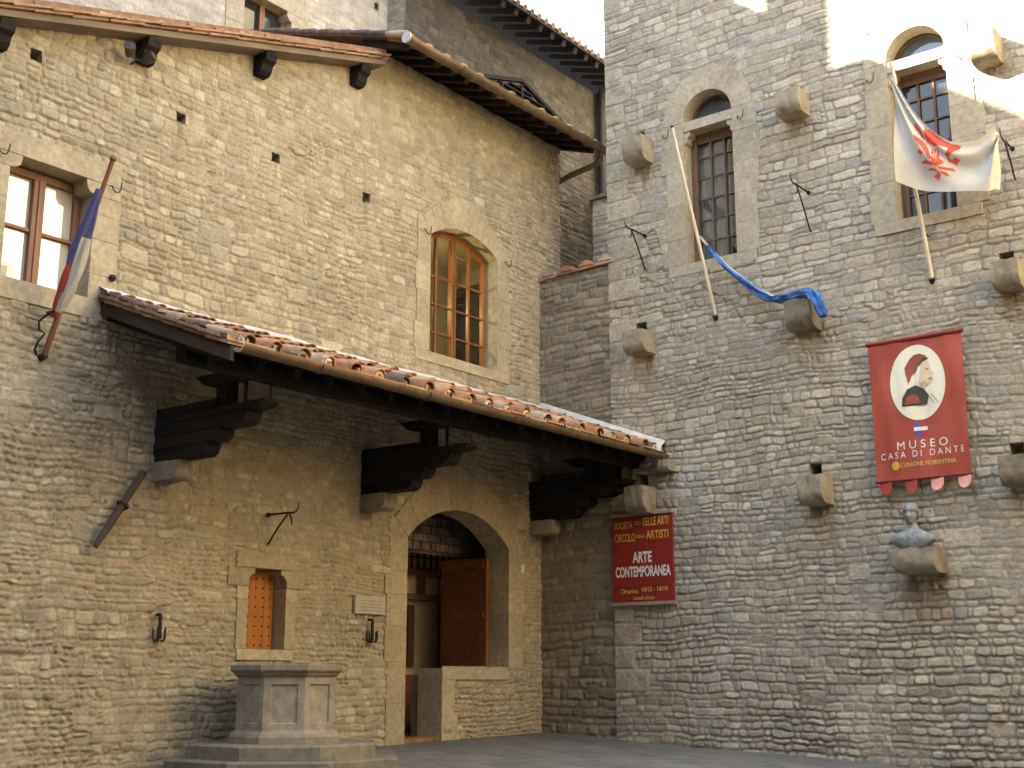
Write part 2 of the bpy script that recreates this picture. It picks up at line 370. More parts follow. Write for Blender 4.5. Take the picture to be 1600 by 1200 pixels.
def rubble(U, Z, seed, course=(0.10, 0.18), length=(0.18, 0.48), amp=0.022, mw=0.012, wob=0.03, rnd=0.018, smear=0.05):
    rng = np.random.default_rng(seed)
    u = U + 0.026 * fbm(U * 5, Z * 5, seed + 1, 2) + 0.05 * vnoise(U * 0.9, Z * 2.0, seed + 2)
    z = Z + wob * fbm(U * 0.9, Z * 0.8, seed + 3, 2) + 0.017 * fbm(U * 4.5, Z * 4.5, seed + 4, 2)
    b = [Z.min() - 0.6]
    while b[-1] < Z.max() + 0.6: b.append(b[-1] + rng.uniform(*course) * (0.72 if rng.random() < 0.22 else 1))
    b = np.array(b); ci = np.clip(np.searchsorted(b, z) - 1, 0, len(b) - 2)
    H = np.zeros(U.shape); T = np.zeros(U.shape); HU = np.zeros(U.shape); MO = np.zeros(U.shape)
    u0, u1 = U.min() - 0.7, U.max() + 0.7
    for c in np.unique(ci):
        msk = ci == c; hh = b[c + 1] - b[c]
        e = [u0 - rng.random() * 0.3]
        while e[-1] < u1: e.append(e[-1] + rng.uniform(*length) * (0.55 if rng.random() < 0.3 else 1) * (0.75 + hh * 2))
        e = np.array(e); n = len(e)
        tone, hue, prot = rng.random(n), rng.random(n), rng.uniform(0.35, 1.0, n)
        tu, tz = rng.normal(0, 0.10, n), rng.normal(0, 0.17, n)
        split = (rng.random(n) < 0.14) & (hh > 0.12); sp = rng.uniform(0.38, 0.62, n)
        gap = rng.uniform(0.7, 1.7, n) * mw
        uu, zz = u[msk], z[msk]
        k = np.clip(np.searchsorted(e, uu) - 1, 0, n - 2)
        lo = np.full(uu.shape, b[c]); hi = np.full(uu.shape, b[c + 1]); mid = b[c] + hh * sp[k]
        s_ = split[k]; up = s_ & (zz > mid); dn = s_ & ~up
        lo = np.where(up, mid, lo); hi = np.where(dn, mid, hi)
        t_ = np.where(up, (tone[k] * 7.3) % 1, tone[k]); hu = np.where(up, (hue[k] * 5.7) % 1, hue[k]); pr = np.where(up, 0.35 + 0.65 * ((prot[k] * 9.1) % 1), prot[k])
        du = np.minimum(uu - e[k], e[k + 1] - uu); dz = np.minimum(zz - lo, hi - zz)
        rr = 0.045                                        # rounded corners
        a_, b_ = np.clip(rr - du, 0, None), np.clip(rr - dz, 0, None)
        d = np.where((du < rr) & (dz < rr), rr - np.sqrt(a_ * a_ + b_ * b_), np.minimum(du, dz))
        g = gap[k]
        s1 = sst(g * 0.5, g * 0.5 + rnd, d)
        H[msk] = s1 * (pr + tu[k] * (uu - e[k]) * 5 + tz[k] * (zz - (lo + hi) / 2) / 0.08)
        T[msk] = t_; HU[msk] = hu; MO[msk] = 1 - sst(g * 0.35, g * 0.9 + 0.010, d)
    ero = 0.62 + 0.55 * np.clip(fbm(U * 0.55, Z * 0.55, seed + 9, 2) * 0.8 + 0.5, 0, 1)
    nb = int((U.max() - U.min()) * (Z.max() - Z.min()) * 0.75)              # odd larger blocks
    for _ in range(nb):
        cu, cz_ = rng.uniform(U.min(), U.max()), rng.uniform(Z.min(), Z.max()); hw, hh = rng.uniform(0.08, 0.24), rng.uniform(0.055, 0.105)
        i0, i1 = np.searchsorted(U[:, 0], (cu - hw - 0.15, cu + hw + 0.15)); j0, j1 = np.searchsorted(Z[0], (cz_ - hh - 0.15, cz_ + hh + 0.15))
        sl = np.s_[i0:i1, j0:j1]; d = np.minimum(hw - abs(u[sl] - cu), hh - abs(z[sl] - cz_)); m_ = d > -0.004
        if not m_.any(): continue
        q1 = sst(0.0, rnd + 0.006, d); pr, tn, hu_ = rng.uniform(0.35, 1.05), rng.random(), rng.random(); tl = rng.normal(0, 0.2)
        H[sl] = np.where(m_, q1 * (pr + tl * (z[sl] - cz_) / 0.1), H[sl]); T[sl] = np.where(m_, tn, T[sl]); HU[sl] = np.where(m_, hu_, HU[sl]); MO[sl] = np.where(m_, 1 - sst(-0.002, 0.012, d), MO[sl])
    sm = np.clip(fbm(U * 0.75, Z * 0.9, seed + 21, 4) * 1.1 + smear, 0, 1)       # mortar smeared over the joints in patches
    H = H * (1 - 0.55 * sm) + 0.55 * 0.62 * sm * (1 + 0.25 * fbm(U * 7, Z * 7, seed + 23, 2)); MO = np.maximum(MO * (1 - 0.25 * sm), 0.62 * sm * np.clip(0.6 + fbm(U * 11, Z * 11, seed + 25, 2), 0, 1))
    H = amp * ero * (H - 0.55) + 0.006 * fbm(U * 9, Z * 9, seed + 11, 3) * (1 - 0.5 * MO) + 0.012 * fbm(U * 0.7, Z * 0.7, seed + 13, 2)
    T = np.clip(T + 0.12 * fbm(U * 14, Z * 14, seed + 15, 2), 0, 1)
    return H, T, HU, MO

def grid_wall(name, Mf, ur, zr, step, seed, mat, parent, cut=(), clear=(), top=None, holes=(), post=None, stains=(), second=None, where=None, **kw):
    """relief wall. cut: polygons taken out; clear: polygons where the relief stays below the plane; holes: (u, z, half, depth) putlog holes"""
    us = np.arange(ur[0], ur[1] + step * 0.5, step); zs = np.arange(zr[0], zr[1] + step * 0.5, step)
    U, Z = np.meshgrid(us, zs, indexing='ij')
    if top is not None:                                 # squeeze the grid's top row onto a sloping wall head
        tz = top(us)[:, None]; f = (Z - zr[0]) / (zs[-1] - zr[0]); Z = np.where(Z > tz, tz, Z)
    H, T, HU, MO = rubble(U, Z, seed, **kw)
    if second:                                          # another bond where the wall was built or mended at another time
        k2 = dict(kw); k2.update(second); B2 = rubble(U, Z, seed + 100, **k2); mk = where(U, Z)
        H, T, HU, MO = [np.where(mk, b_, a_) for a_, b_ in zip((H, T, HU, MO), B2)]
    if post: H, T, HU, MO = post(U, Z, H, T, HU, MO)
    for p in clear: H = np.where(inside(U, Z, p), np.minimum(H, -0.004), H)
    Uc, Zc = (U[:-1, :-1] + U[1:, 1:]) / 2, (Z[:-1, :-1] + Z[1:, 1:]) / 2
    keep = np.ones(Uc.shape, bool)
    for p in cut: keep &= ~inside(Uc, Zc, p)
    for (hu, hz, hw, hd) in holes: keep &= ~((abs(Uc - hu) < hw) & (abs(Zc - hz) < hw))
    if top is not None: keep &= (Z[:-1, 1:] - Z[:-1, :-1] > 1e-5) | (Z[1:, 1:] - Z[1:, :-1] > 1e-5)
    ST = np.zeros(U.shape)
    for (su, sz, sw, slen, sk) in stains:                # run-off streaks
        dz = sz - Z; f = np.clip(dz / slen, 0, 1); wv = sw * (1 + 0.5 * f) * (1 + 0.35 * fbm(U * 6, Z * 1.5, seed + 31, 2))
        ST = np.maximum(ST, sk * sst(1.0, 0.35, abs(U - su) / wv) * np.where(dz > 0, (1 - f) ** 1.3, 0) * np.clip(0.75 + 0.7 * fbm(U * 9, Z * 2.5, seed + 33, 3), 0, 1))
    P = np.stack([np.broadcast_to(a, U.shape) for a in Mf(U, Z, H)], -1).reshape(-1, 3)
    nz = len(zs); I = np.arange(U.size).reshape(U.shape)
    q = np.stack([I[:-1, :-1], I[1:, :-1], I[1:, 1:], I[:-1, 1:]], -1)[keep]
    used = np.zeros(U.size, bool); used[q.ravel()] = True
    remap = np.cumsum(used) - 1; q = remap[q]; P = P[used]
    at = [a.reshape(-1)[used] for a in (T, HU, MO, ST)]
    ev, ef = [], []                                     # hole linings
    for (hu, hz, hw, hd) in holes:
        w2 = hw + step * 0.5; o = len(P) + len(ev)
        ev += [Mf(hu + a * w2, hz + c * w2, d) for d in (0.0, -hd) for a, c in ((-1, -1), (1, -1), (1, 1), (-1, 1))]
        ef += [(o + 4, o + 5, o + 6, o + 7)] + [(o + i, o + (i + 1) % 4, o + 4 + (i + 1) % 4, o + 4 + i) for i in range(4)]
    if ev:
        P = np.concatenate([P, np.array(ev, float)]); q = np.concatenate([q, np.array(ef)])
        at = [np.concatenate([a, np.full(len(ev), x)]) for a, x in zip(at, (0.2, 0.5, 0.0, 0.0))]
    b = ORG[parent.name]; P = P - np.array(b)
    me = bpy.data.meshes.new(name)
    me.vertices.add(len(P)); me.vertices.foreach_set('co', P.astype(np.float32).ravel())
    me.loops.add(q.size); me.loops.foreach_set('vertex_index', q.astype(np.int32).ravel())
    me.polygons.add(len(q)); me.polygons.foreach_set('loop_start', np.arange(0, q.size, 4, dtype=np.int32))
    me.update(calc_edges=True)
    sm = np.ones(len(q), bool)
    if ev: sm[-len(ef):] = False
    me.polygons.foreach_set('use_smooth', sm)
    for nm, a in zip(('tone', 'hue', 'mort', 'stain'), at):
        x = me.attributes.new(nm, 'FLOAT', 'POINT'); x.data.foreach_set('value', a.astype(np.float32))
    me.validate()
    return link(me, name, mat, parent)

def arc(cx, cz, r, a0, a1, n):
    return [(cx + r * math.cos(R(a0 + (a1 - a0) * i / n)), cz + r * math.sin(R(a0 + (a1 - a0) * i / n))) for i in range(n + 1)]

rs = random.Random(3)
def jambs(mb, Mf, u0, u1, z0, z1, side, d0, d1, out=0.07, hs=(0.28, 0.5)):
    """stack of dressed blocks; the outer edge is ragged by `out` on the given side"""
    z = z0
    while z < z1 - 0.02:
        h = min(rs.uniform(*hs), z1 - z)
        if z1 - z - h < 0.12: h = z1 - z
        e = rs.uniform(0, out); a, b = (u0 - e, u1) if side < 0 else (u0, u1 + e)
        mb.rect(a, b, z + 0.001, z + h - 0.001, Mf, d0, d1 + rs.uniform(-0.002, 0.002), 0.3 + 0.4 * rs.random(), 0, 0.0025)
        z += h
def voussoirs(mb, Mf, cu, cz, r, a0, a1, n, ext, d0, d1):
    """arch ring; ext(t) gives the ring's thickness, t from 0 to 1"""
    for i in range(n):
        t0, t1 = i / n, (i + 1) / n; g = 0.0006
        q0, q1 = R(a0 + (a1 - a0) * (t0 + g)), R(a0 + (a1 - a0) * (t1 - g))
        p = lambda q, rr: (cu + rr * math.cos(q), cz + rr * math.sin(q))
        qm = (q0 + q1) / 2; e0, e1 = r + ext(t0), r + ext(t1)
        poly = [p(q0, r), p(q0, e0), p(q1, e1), p(q1, r), p(qm, r)]
        if a1 < a0: poly = poly[::-1]
        mb.prism(poly, Mf, d0, d1 + rs.uniform(-0.0015, 0.0015), 0.35 + 0.3 * rs.random(), 0, 0.002)

def springers(mb, Mf, c, r, a, ext, zs, ul, ur, d0):
    for sg, uo in ((-1, ul), (1, ur)):
        e = r + ext(0.0 if sg > 0 else 1.0); q = R(90 - a * sg)
        pi = (c[0] + r * math.cos(q), zs + 0.002); pe = (c[0] + e * math.cos(q), c[1] + e * math.sin(q)); pe = (pe[0] + sg * 0.003, pe[1] - 0.002)
        uo = max(uo, pe[0] + 0.02) if sg > 0 else min(uo, pe[0] - 0.02)
        pl = [(uo, zs + 0.002), pi, pe, (uo, pe[1])]
        mb.prism(pl if sg < 0 else pl[::-1], Mf, d0, 0.011, 0.5, 0, 0.002)
# ---------------------------------------------------------------- ground
def ground_z(x, y): return -0.045 * x + 0.017 * y
g = MB()
xs = [-60, -30, -8] + [-0.5 + i * 1.0 for i in range(0, 17)] + [30, 60]; ys = [-80, -40] + [-24 + i for i in range(0, 27)] + [20, 60]
V_ = [(x, y, ground_z(x, y) + (0.012 * math.sin(x * 1.9 + y) * math.cos(y * 1.3) if 0 < x < 14 else 0)) for x in xs for y in ys]; ny = len(ys)
g.add(V_, [(i * ny + j, (i + 1) * ny + j, (i + 1) * ny + j + 1, i * ny + j + 1) for i in range(len(xs) - 1) for j in range(ny - 1)])
tag(g.build('ground', M['paving'], smooth=60), kind='structure')

# ================================================================ STONE HOUSE (warm, long front)
house = empty('stone_house', (0, -5, 0), 'warm yellow rubble stone house with arched doorway, arched upper window and tiled roof edge', 'house')
W1_OUT = [(-9.46, 4.69), (-8.02, 4.69), (-8.02, 6.52), (-9.46, 6.52)]
AW_C, AW_R = (-1.885, 7.50 - 1.357), 1.357
AW_EXT = lambda t: 0.30 + 0.27 * (1 - abs(2 * t - 1)) ** 1.3
def arch_outline(cu, cz, r, half, ext, z0, wl, wr, shrink=0.0, n=20):
    a = math.degrees(math.asin(half / r)); p = []
    for i in range(n + 1):
        t = i / n; q = R(90 - a + 2 * a * t); rr = r + ext(t) - shrink
        p.append((cu + rr * math.cos(q), cz + rr * math.sin(q)))
    return [(wl + shrink, z0 + shrink), (wr - shrink, z0 + shrink)] + p
AW_OUT = arch_outline(AW_C[0], AW_C[1], AW_R, 0.785, AW_EXT, 5.30, -2.97, -0.80)
AW_CUT = arch_outline(AW_C[0], AW_C[1], AW_R, 0.785, AW_EXT, 5.30, -2.97, -0.80, 0.05)
DR_C, DR_R = (-1.925, 3.19 - 1.58), 1.58
DR_EXT = lambda t: 0.36 + 0.26 * (1 - abs(2 * t - 1)) ** 1.2
DR_OUT = arch_outline(DR_C[0], DR_C[1], DR_R, 1.125, DR_EXT, 0.93, -3.40, -0.45)
DR_CUT = arch_outline(DR_C[0], DR_C[1], DR_R, 1.125, DR_EXT, 0.93, -3.36, -0.49, 0.05)
DR_LOW = [(-3.36, -0.5), (-2.28, -0.5), (-2.28, 1.02), (-3.36, 1.02)]
WW_OUT = [(-5.98, 1.02), (-5.1, 1.02), (-5.1, 1.88), (-4.96, 1.88), (-4.96, 2.1), (-5.1, 2.1), (-5.1, 2.29), (-6.03, 2.29), (-6.03, 2.1), (-6.14, 2.1), (-6.14, 1.88), (-5.98, 1.88)]
WW_CUT = [(-5.94, 1.06), (-5.14, 1.06), (-5.14, 2.25), (-5.99, 2.25), (-5.99, 2.06), (-5.94, 2.06)]
W1_CUT = [(-9.42, 4.73), (-8.06, 4.73), (-8.06, 6.48), (-9.42, 6.48)]
def house_top(u): return np.where(u < -3.9, 9.48 + (u + 4.05) * 0.305, 9.74)
grid_wall('wall', ML, (-10.2, 0.62), (-0.6, 9.75), 0.0125, 11, M['stone_warm'], house, cut=[W1_CUT, AW_CUT, DR_CUT, DR_LOW, WW_CUT], clear=[W1_OUT, AW_OUT, DR_OUT, WW_OUT],
          stains=[(-1.9, 5.28, 0.5, 0.35, 0.3), (-8.9, 4.66, 0.5, 0.9, 0.4), (-7.2, 3.0, 0.25, 0.8, 0.35), (-3.87, 3.0, 0.2, 0.6, 0.3), (-7.23, 7.38, 0.06, 0.5, 0.5), (-5.72, 7.37, 0.06, 0.5, 0.5), (-4.02, 7.34, 0.06, 0.5, 0.5)], top=house_top, holes=[(-7.23, 7.45, 0.065, 0.3), (-5.72, 7.44, 0.065, 0.3), (-4.02, 7.41, 0.065, 0.3), (-9.18, 7.48, 0.065, 0.3)],
          course=(0.075, 0.145), length=(0.09, 0.29), amp=0.024, mw=0.008, rnd=0.013, smear=0.0,
          second=dict(course=(0.05, 0.105), length=(0.06, 0.2), amp=0.032, wob=0.05), where=lambda U, Z: fbm(U * 0.45, Z * 0.5, 201, 4) + 0.25 * vnoise(U * 4, Z * 9, 7) > 0.22 + 0.06 * (Z - 3))
# body behind the relief (keeps light out) and end walls
b = MB()
b.prism([(-14, -1), (-10.3, -1), (-10.3, 7.3), (-14, 6.05)], ML, -0.4, 0.0, 0.5)
b.box((-0.42, -14, -1), (-8, -13.6, 6))
b.prism([(-14, -1), (0.5, -1), (0.5, 9.6), (-3.9, 9.42), (-14, 6.25)], ML, -8, -7.7)
b.prism([(-6.5, -1), (-0.06, -1), (-0.06, 9.7), (-6.5, 9.9)], lambda u, z, d: (u, 0.62 + d, z), -0.35, -0.0)
b.build('rear_wall', M['ashlar_warm'], house)
b = MB()                                                # left roof slope and right roof slope
def rz_left(y): return 9.51 + (y + 4.05) * 0.305
def rz_right(x): return 9.61 + 0.353 * (0.71 - x)
yl0, yl1 = -14.2, -3.95
b.add([(x, y, rz_left(y) + dz) for dz in (0.0, 0.10) for x in (0.25, -8) for y in (yl0, yl1)], [(0, 1, 3, 2), (4, 6, 7, 5), (0, 4, 5, 1), (2, 3, 7, 6), (0, 2, 6, 4), (1, 5, 7, 3)], 0.4)
b.add([(x, y, rz_right(x) + dz) for dz in (0.0, 0.07) for x in (0.74, -8) for y in (-4.12, 0.8)], [(0, 2, 3, 1), (4, 5, 7, 6), (0, 1, 5, 4), (2, 6, 7, 3), (0, 4, 6, 2), (1, 3, 7, 5)], 0.3)
b.build('roof', M['terracotta_flat'], house)
b = MB()                                                # verge of the left slope: board, two tile courses
u = -10.6
b.prism([(-10.6, rz_left(-10.6) - 0.15), (-3.97, rz_left(-3.97) - 0.15), (-3.97, rz_left(-3.97) - 0.07), (-10.6, rz_left(-10.6) - 0.07)], ML, -0.1, 0.27, 0.6, 1)
while u < -4.0:
    e = min(u + 0.46, -3.9)
    for lay, (dz0, dz1, dd) in enumerate(((-0.072, -0.036, 0.31), (-0.034, -0.002, 0.335))):
        o = 0.2 * lay
        b.prism([(u + o - 0.2, rz_left(u + o - 0.2) + dz0 + rs.uniform(-.006, .006)), (min(e + o - 0.2, -3.93), rz_left(min(e + o - 0.2, -3.93)) + dz0 + 0.012), (min(e + o - 0.2, -3.93), rz_left(min(e + o - 0.2, -3.93)) + dz1 + 0.012), (u + o - 0.2, rz_left(u + o - 0.2) + dz1)], ML, -0.1, dd + rs.uniform(-0.012, 0.012), 0.35 + 0.6 * rs.random(), 0)
    u = e
b.build('verge', [M['terracotta_flat'], M['board_grey']], house, bevel=0.004)
b = MB(); u = -10.6                                      # cover tiles along the verge
while u < -4.0:
    L_ = 0.46
    p = [Vector((0.2 + rs.uniform(-.02, .02), u, rz_left(u) + 0.03)), Vector((0.2, min(u + L_, -3.9), rz_left(min(u + L_, -3.9)) - 0.0))]
    b.tube(p, [0.06, 0.045], 12, rs.choice([0.95, 1.0, 0.3, 0.2])); u += 0.40
b.build('verge_tiles', M['terracotta'], house, smooth=50)
for k, yy in enumerate((-9.66, -7.83, -6.06, -4.33)):    # carved beam ends under the verge
    t = MB(); zt = rz_left(yy) - 0.155
    prof = [(-0.1, zt - 0.30), (0.10, zt - 0.30), (0.15, zt - 0.25), (0.17, zt - 0.17), (0.23, zt - 0.13), (0.25, zt - 0.03), (0.25, zt), (-0.1, zt)]
    t.prism(prof, lambda u, z, d: (u, yy - d, z), -0.09, 0.09, rs.random())
    t.build('roof_bracket', M['wood_dark'], house, bevel=0.006)
first = None
for i in range(15):                                       # rafters under the right eave
    yy = -3.95 + i * 0.33
    if first is None:
        t = MB(); t.bar((-0.2, yy, rz_right(-0.2) - 0.06), (0.66, yy, rz_right(0.66) - 0.06), 0.10, 0.12, 0.5)
        first = t.build('rafter', M['wood_dark'], house)
    else:
        c = first.copy(); COL.objects.link(c); c.parent = house; c.location = (0, i * 0.33, 0)
t = MB(); n = 60                                          # gutter of the right eave
def half_pipe(mb, a, bb, r, th=0.012, seg=10, tone=0.5):
    a, bb = Vector(a), Vector(bb); d = (bb - a).normalized(); sx = Vector((d.y, -d.x, 0)).normalized()
    v = []
    for p in (a, bb):
        for rr in (r, r - th):
            for j in range(seg + 1):
                q = math.pi * j / seg; v.append(p + sx * math.cos(q) * rr - Vector((0, 0, 1)) * math.sin(q) * rr)
    m = seg + 1; f = []
    for j in range(seg):
        f.append((j, j + 1, 2 * m + j + 1, 2 * m + j)); f.append((m + j, 3 * m + j, 3 * m + j + 1, m + j + 1))
        f.append((j, m + j, m + j + 1, j + 1)); f.append((2 * m + j, 2 * m + j + 1, 3 * m + j + 1, 3 * m + j))
    f += [(0, 2 * m, 3 * m, m), (seg, m + seg, 3 * m + seg, 2 * m + seg)]
    mb.add(v, f, tone)
gx, gz = 0.84, 9.55
half_pipe(t, (gx, -4.15, gz), (gx, 0.82, gz), 0.085)
for yy in (-3.0, -1.6, -0.3): 
    t.tube([(gx + 0.092 * math.cos(q), yy, gz - 0.092 * math.sin(q)) for q in [math.pi * i / 10 for i in range(11)]], 0.008, 6)
t.build('gutter', M['gutter'], house, smooth=40)
t = MB(); t.prism([(gx + 0.085 * math.cos(q), gz + 0.085 * math.sin(q)) for q in [2 * math.pi * i / 16 for i in range(16)]], lambda u, z, d: (u, -4.155 - d, z), 0, 0.02, 0.5)
t.build('gutter_end', M['zinc'], house)
t = MB()
t.tube([(0.8, 0.70, 9.47), (0.8, 0.70, 9.36), (0.70, 0.70, 9.29), (0.2, 0.68, 9.22), (-0.1, 0.69, 9.16), (-0.5, 0.70, 9.08)], 0.05, 10)
t.build('downpipe', M['gutter'], house, smooth=50)
b = MB()                                                  # tile ends above the right gutter and along its verge
for i in range(13):
    yy = -4.0 + i * 0.385
    b.tube([(0.78, yy, rz_right(0.78) + 0.03), (0.35, yy, rz_right(0.35) + 0.045)], [0.075, 0.062], 10, rs.choice([0.0, 0.1, 0.9, 0.5, 1.0]))
for i in range(8):
    x0 = 0.78 - i * 0.38
    b.tube([(x0, -4.1, rz_right(x0) + 0.06), (x0 - 0.45, -4.1, rz_right(x0 - 0.45) + 0.05)], [0.055, 0.04], 12, rs.choice([0.0, 0.1, 0.05, 1.0]))
b.build('eave_tiles', M['terracotta'], house, smooth=50)
# dormer with louvres
b = MB(); dx = 0.42; zf = 9.62
zf = 9.78; xf = dx - 0.05; xr = 0.71 - (10.20 - 9.68) / 0.353
b.add([(xf, -2.45, zf), (xf, 0.50, zf), (xf, -0.98, 10.20), (xr, -0.98, 10.20)], [(0, 1, 2), (1, 3, 2), (0, 2, 3)], 0.3)
for a, c in (((-2.55, zf + 0.0), (-0.98, 10.27)), ((-0.98, 10.27), (0.60, zf + 0.0))):
    b.bar((dx - 0.02, a[0], a[1]), (dx - 0.02, c[0], c[1]), 0.06, 0.07, 0.9, 0, up=(1, 0, 0))
for k in range(6):
    z = zf + 0.08 + k * 0.085; hw = 1.48 * (10.2 - z) / (10.2 - zf)
    if hw > 0.1: b.bar((dx - 0.02, -0.98 - hw, z), (dx - 0.02, -0.98 + hw, z), 0.05, 0.02, 0.6)
for yy in (-1.5, -0.98, -0.4): b.bar((dx, yy, zf), (dx, yy, 10.2 - abs(yy + 0.98) * 0.29), 0.04, 0.03, 0.4, 0, up=(1, 0, 0))
b.build('roof_dormer', M['louvre'], house)

# ---- window with bright reflections, partly put into the pane colour
def bars(mb, Mf, outline, d0, d1, w_):
    """flat timber frame following a closed outline, w_ wide"""
    n = len(outline); cu = sum(p[0] for p in outline) / n; cz = sum(p[1] for p in outline) / n
    for i in range(n):
        a, c = outline[i], outline[(i + 1) % n]
        du, dz = c[0] - a[0], c[1] - a[1]; L_ = math.hypot(du, dz)
        if L_ < 1e-4: continue
        nu, nz = -dz / L_ * w_, du / L_ * w_
        ta, tc = (du / L_ * w_, dz / L_ * w_), (du / L_ * w_, dz / L_ * w_)
        mb.prism([a, c, (c[0] + nu, c[1] + nz), (a[0] + nu, a[1] + nz)], Mf, d0, d1 + 0.0005 * (i % 2), 0.3 + 0.6 * rs.random())
win = MB(); F = -0.30
bars(win, ML, [(-9.36, 4.91), (-8.32, 4.91), (-8.32, 6.26), (-9.36, 6.26)], F - 0.03, F + 0.045, 0.085)
win.rect(-8.92, -8.78, 4.99, 6.18, ML, F - 0.03, F + 0.06, 0.7); win.rect(-8.865, -8.835, 4.99, 6.18, ML, F + 0.06, F + 0.075, 0.9)
for a, c in ((-9.275, -8.92), (-8.78, -8.405)): win.rect(a, c, 5.56, 5.60, ML, F - 0.01, F + 0.04, 0.5)
wo = win.build('window', M['wood_red'], house, bevel=0.004)
t = MB(); t.rect(-9.3, -8.38, 4.95, 6.2, ML, F - 0.012, F - 0.006); t.build('pane', M['glass_bright'], wo)
t = MB(); t.rect(-9.5, -8.2, 4.8, 6.4, ML, F - 0.3, F - 0.1); t.build('dark_backing', M['dark'], wo)  # near-black slab, the unlit room's shade put into its colour
s = MB()
jambs(s, ML, -9.70, -9.36, 4.91, 6.12, -1, -0.42, 0.012); jambs(s, ML, -8.32, -8.0, 4.91, 6.12, 1, -0.42, 0.012, 0.03)
s.prism([(-9.72, 6.122), (-9.36, 6.122), (-9.30, 6.13), (-9.24, 6.17), (-9.22, 6.276), (-9.72, 6.276)], ML, -0.42, 0.012, 0.4, 0, 0.004)
s.prism([(-8.44, 6.276), (-8.42, 6.17), (-8.38, 6.13), (-8.32, 6.122), (-7.99, 6.122), (-7.99, 6.276)], ML, -0.42, 0.012, 0.6, 0, 0.004)
s.rect(-9.72, -8.0, 6.28, 6.54, ML, -0.42, 0.015, 0.5, 0, 0.006); s.rect(-9.72, -8.0, 4.68, 4.906, ML, -0.42, 0.02, 0.65, 0, 0.006)
s.build('surround', M['ashlar_warm'], wo)

# ---- arched window
win = MB(); F = -0.26; half = 0.785
aw = math.degrees(math.asin(half / AW_R))
zs_ = AW_C[1] + AW_R * math.cos(R(aw))
arcp = arc(AW_C[0], AW_C[1], AW_R - 0.005, 90 - aw, 90 + aw, 14)
bars(win, ML, [(-2.67, 5.45), (-1.10, 5.45)] + arcp, F - 0.03, F + 0.04, 0.075)
def arch_z(u): return AW_C[1] + math.sqrt(AW_R ** 2 - (u - AW_C[0]) ** 2) - 0.05
win.rect(-1.935, -1.835, 5.5, arch_z(-1.885), ML, F - 0.03, F + 0.055, 0.8); win.rect(-1.9, -1.87, 5.5, arch_z(-1.885) - 0.02, ML, F + 0.055, F + 0.07, 0.2)
for uu in (-2.27, -1.5): win.rect(uu - 0.02, uu + 0.02, 5.5, arch_z(uu), ML, F - 0.015, F + 0.03, 0.6)
for zz in (5.86, 6.3, 6.74): 
    for a, c in ((-2.6, -2.29), (-2.25, -1.935), (-1.835, -1.52), (-1.48, -1.17)): win.rect(a, c, zz - 0.014, zz + 0.014, ML, F - 0.015, F + 0.025, 0.5)
for a, c in ((-2.25, -1.935), (-1.835, -1.52)): win.rect(a, c, 7.16, 7.18, ML, F - 0.01, F + 0.02, 0.5)
wo = win.build('window', M['wood_orange'], house, bevel=0.003)
t = MB(); t.prism([(-2.66, 5.46), (-1.11, 5.46)] + arcp, ML, F - 0.010, F - 0.006); t.build('pane', M['glass_clear'], wo)
s = MB()
jambs(s, ML, -2.95, -2.67, 5.45, zs_, -1, -0.34, 0.012, 0.06); jambs(s, ML, -1.10, -0.80, 5.45, zs_, 1, -0.34, 0.012, 0.06)
voussoirs(s, ML, AW_C[0], AW_C[1], AW_R, 90 - aw, 90 + aw, 9, AW_EXT, -0.34, 0.014)
springers(s, ML, AW_C, AW_R, aw, AW_EXT, zs_, -2.955, -0.805, -0.34)
s.rect(-2.98, -0.79, 5.29, 5.448, ML, -0.34, 0.018, 0.6, 0, 0.006)
s.build('surround', M['ashlar_warm'], wo)
# the room behind it
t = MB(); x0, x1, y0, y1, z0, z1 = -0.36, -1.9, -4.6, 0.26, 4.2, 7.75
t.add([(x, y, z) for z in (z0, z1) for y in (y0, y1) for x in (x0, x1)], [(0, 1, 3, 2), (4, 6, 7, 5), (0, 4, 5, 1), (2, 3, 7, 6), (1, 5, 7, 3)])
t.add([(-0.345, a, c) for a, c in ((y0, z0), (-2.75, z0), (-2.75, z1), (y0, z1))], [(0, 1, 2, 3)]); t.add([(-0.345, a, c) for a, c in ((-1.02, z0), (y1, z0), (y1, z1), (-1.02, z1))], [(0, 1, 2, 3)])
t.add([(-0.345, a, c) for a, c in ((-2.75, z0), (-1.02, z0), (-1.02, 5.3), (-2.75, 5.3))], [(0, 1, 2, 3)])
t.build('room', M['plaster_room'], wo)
t = MB(); t.box((-0.5, 0.02, 4.3), (-1.85, 0.25, 7.4)); t.build('cupboard', M['wood_dark'], wo)
t = MB(); t.bar((-1.88, 0.2, 6.05), (-1.88, -4.4, 6.05), 0.10, 0.16); t.build('beam', M['wood_brown'], wo)
t = MB(); t.sphere((-0.95, -2.2, 6.55), 0.10, 14); t.build('lamp_globe', M['globe'], wo, smooth=180)

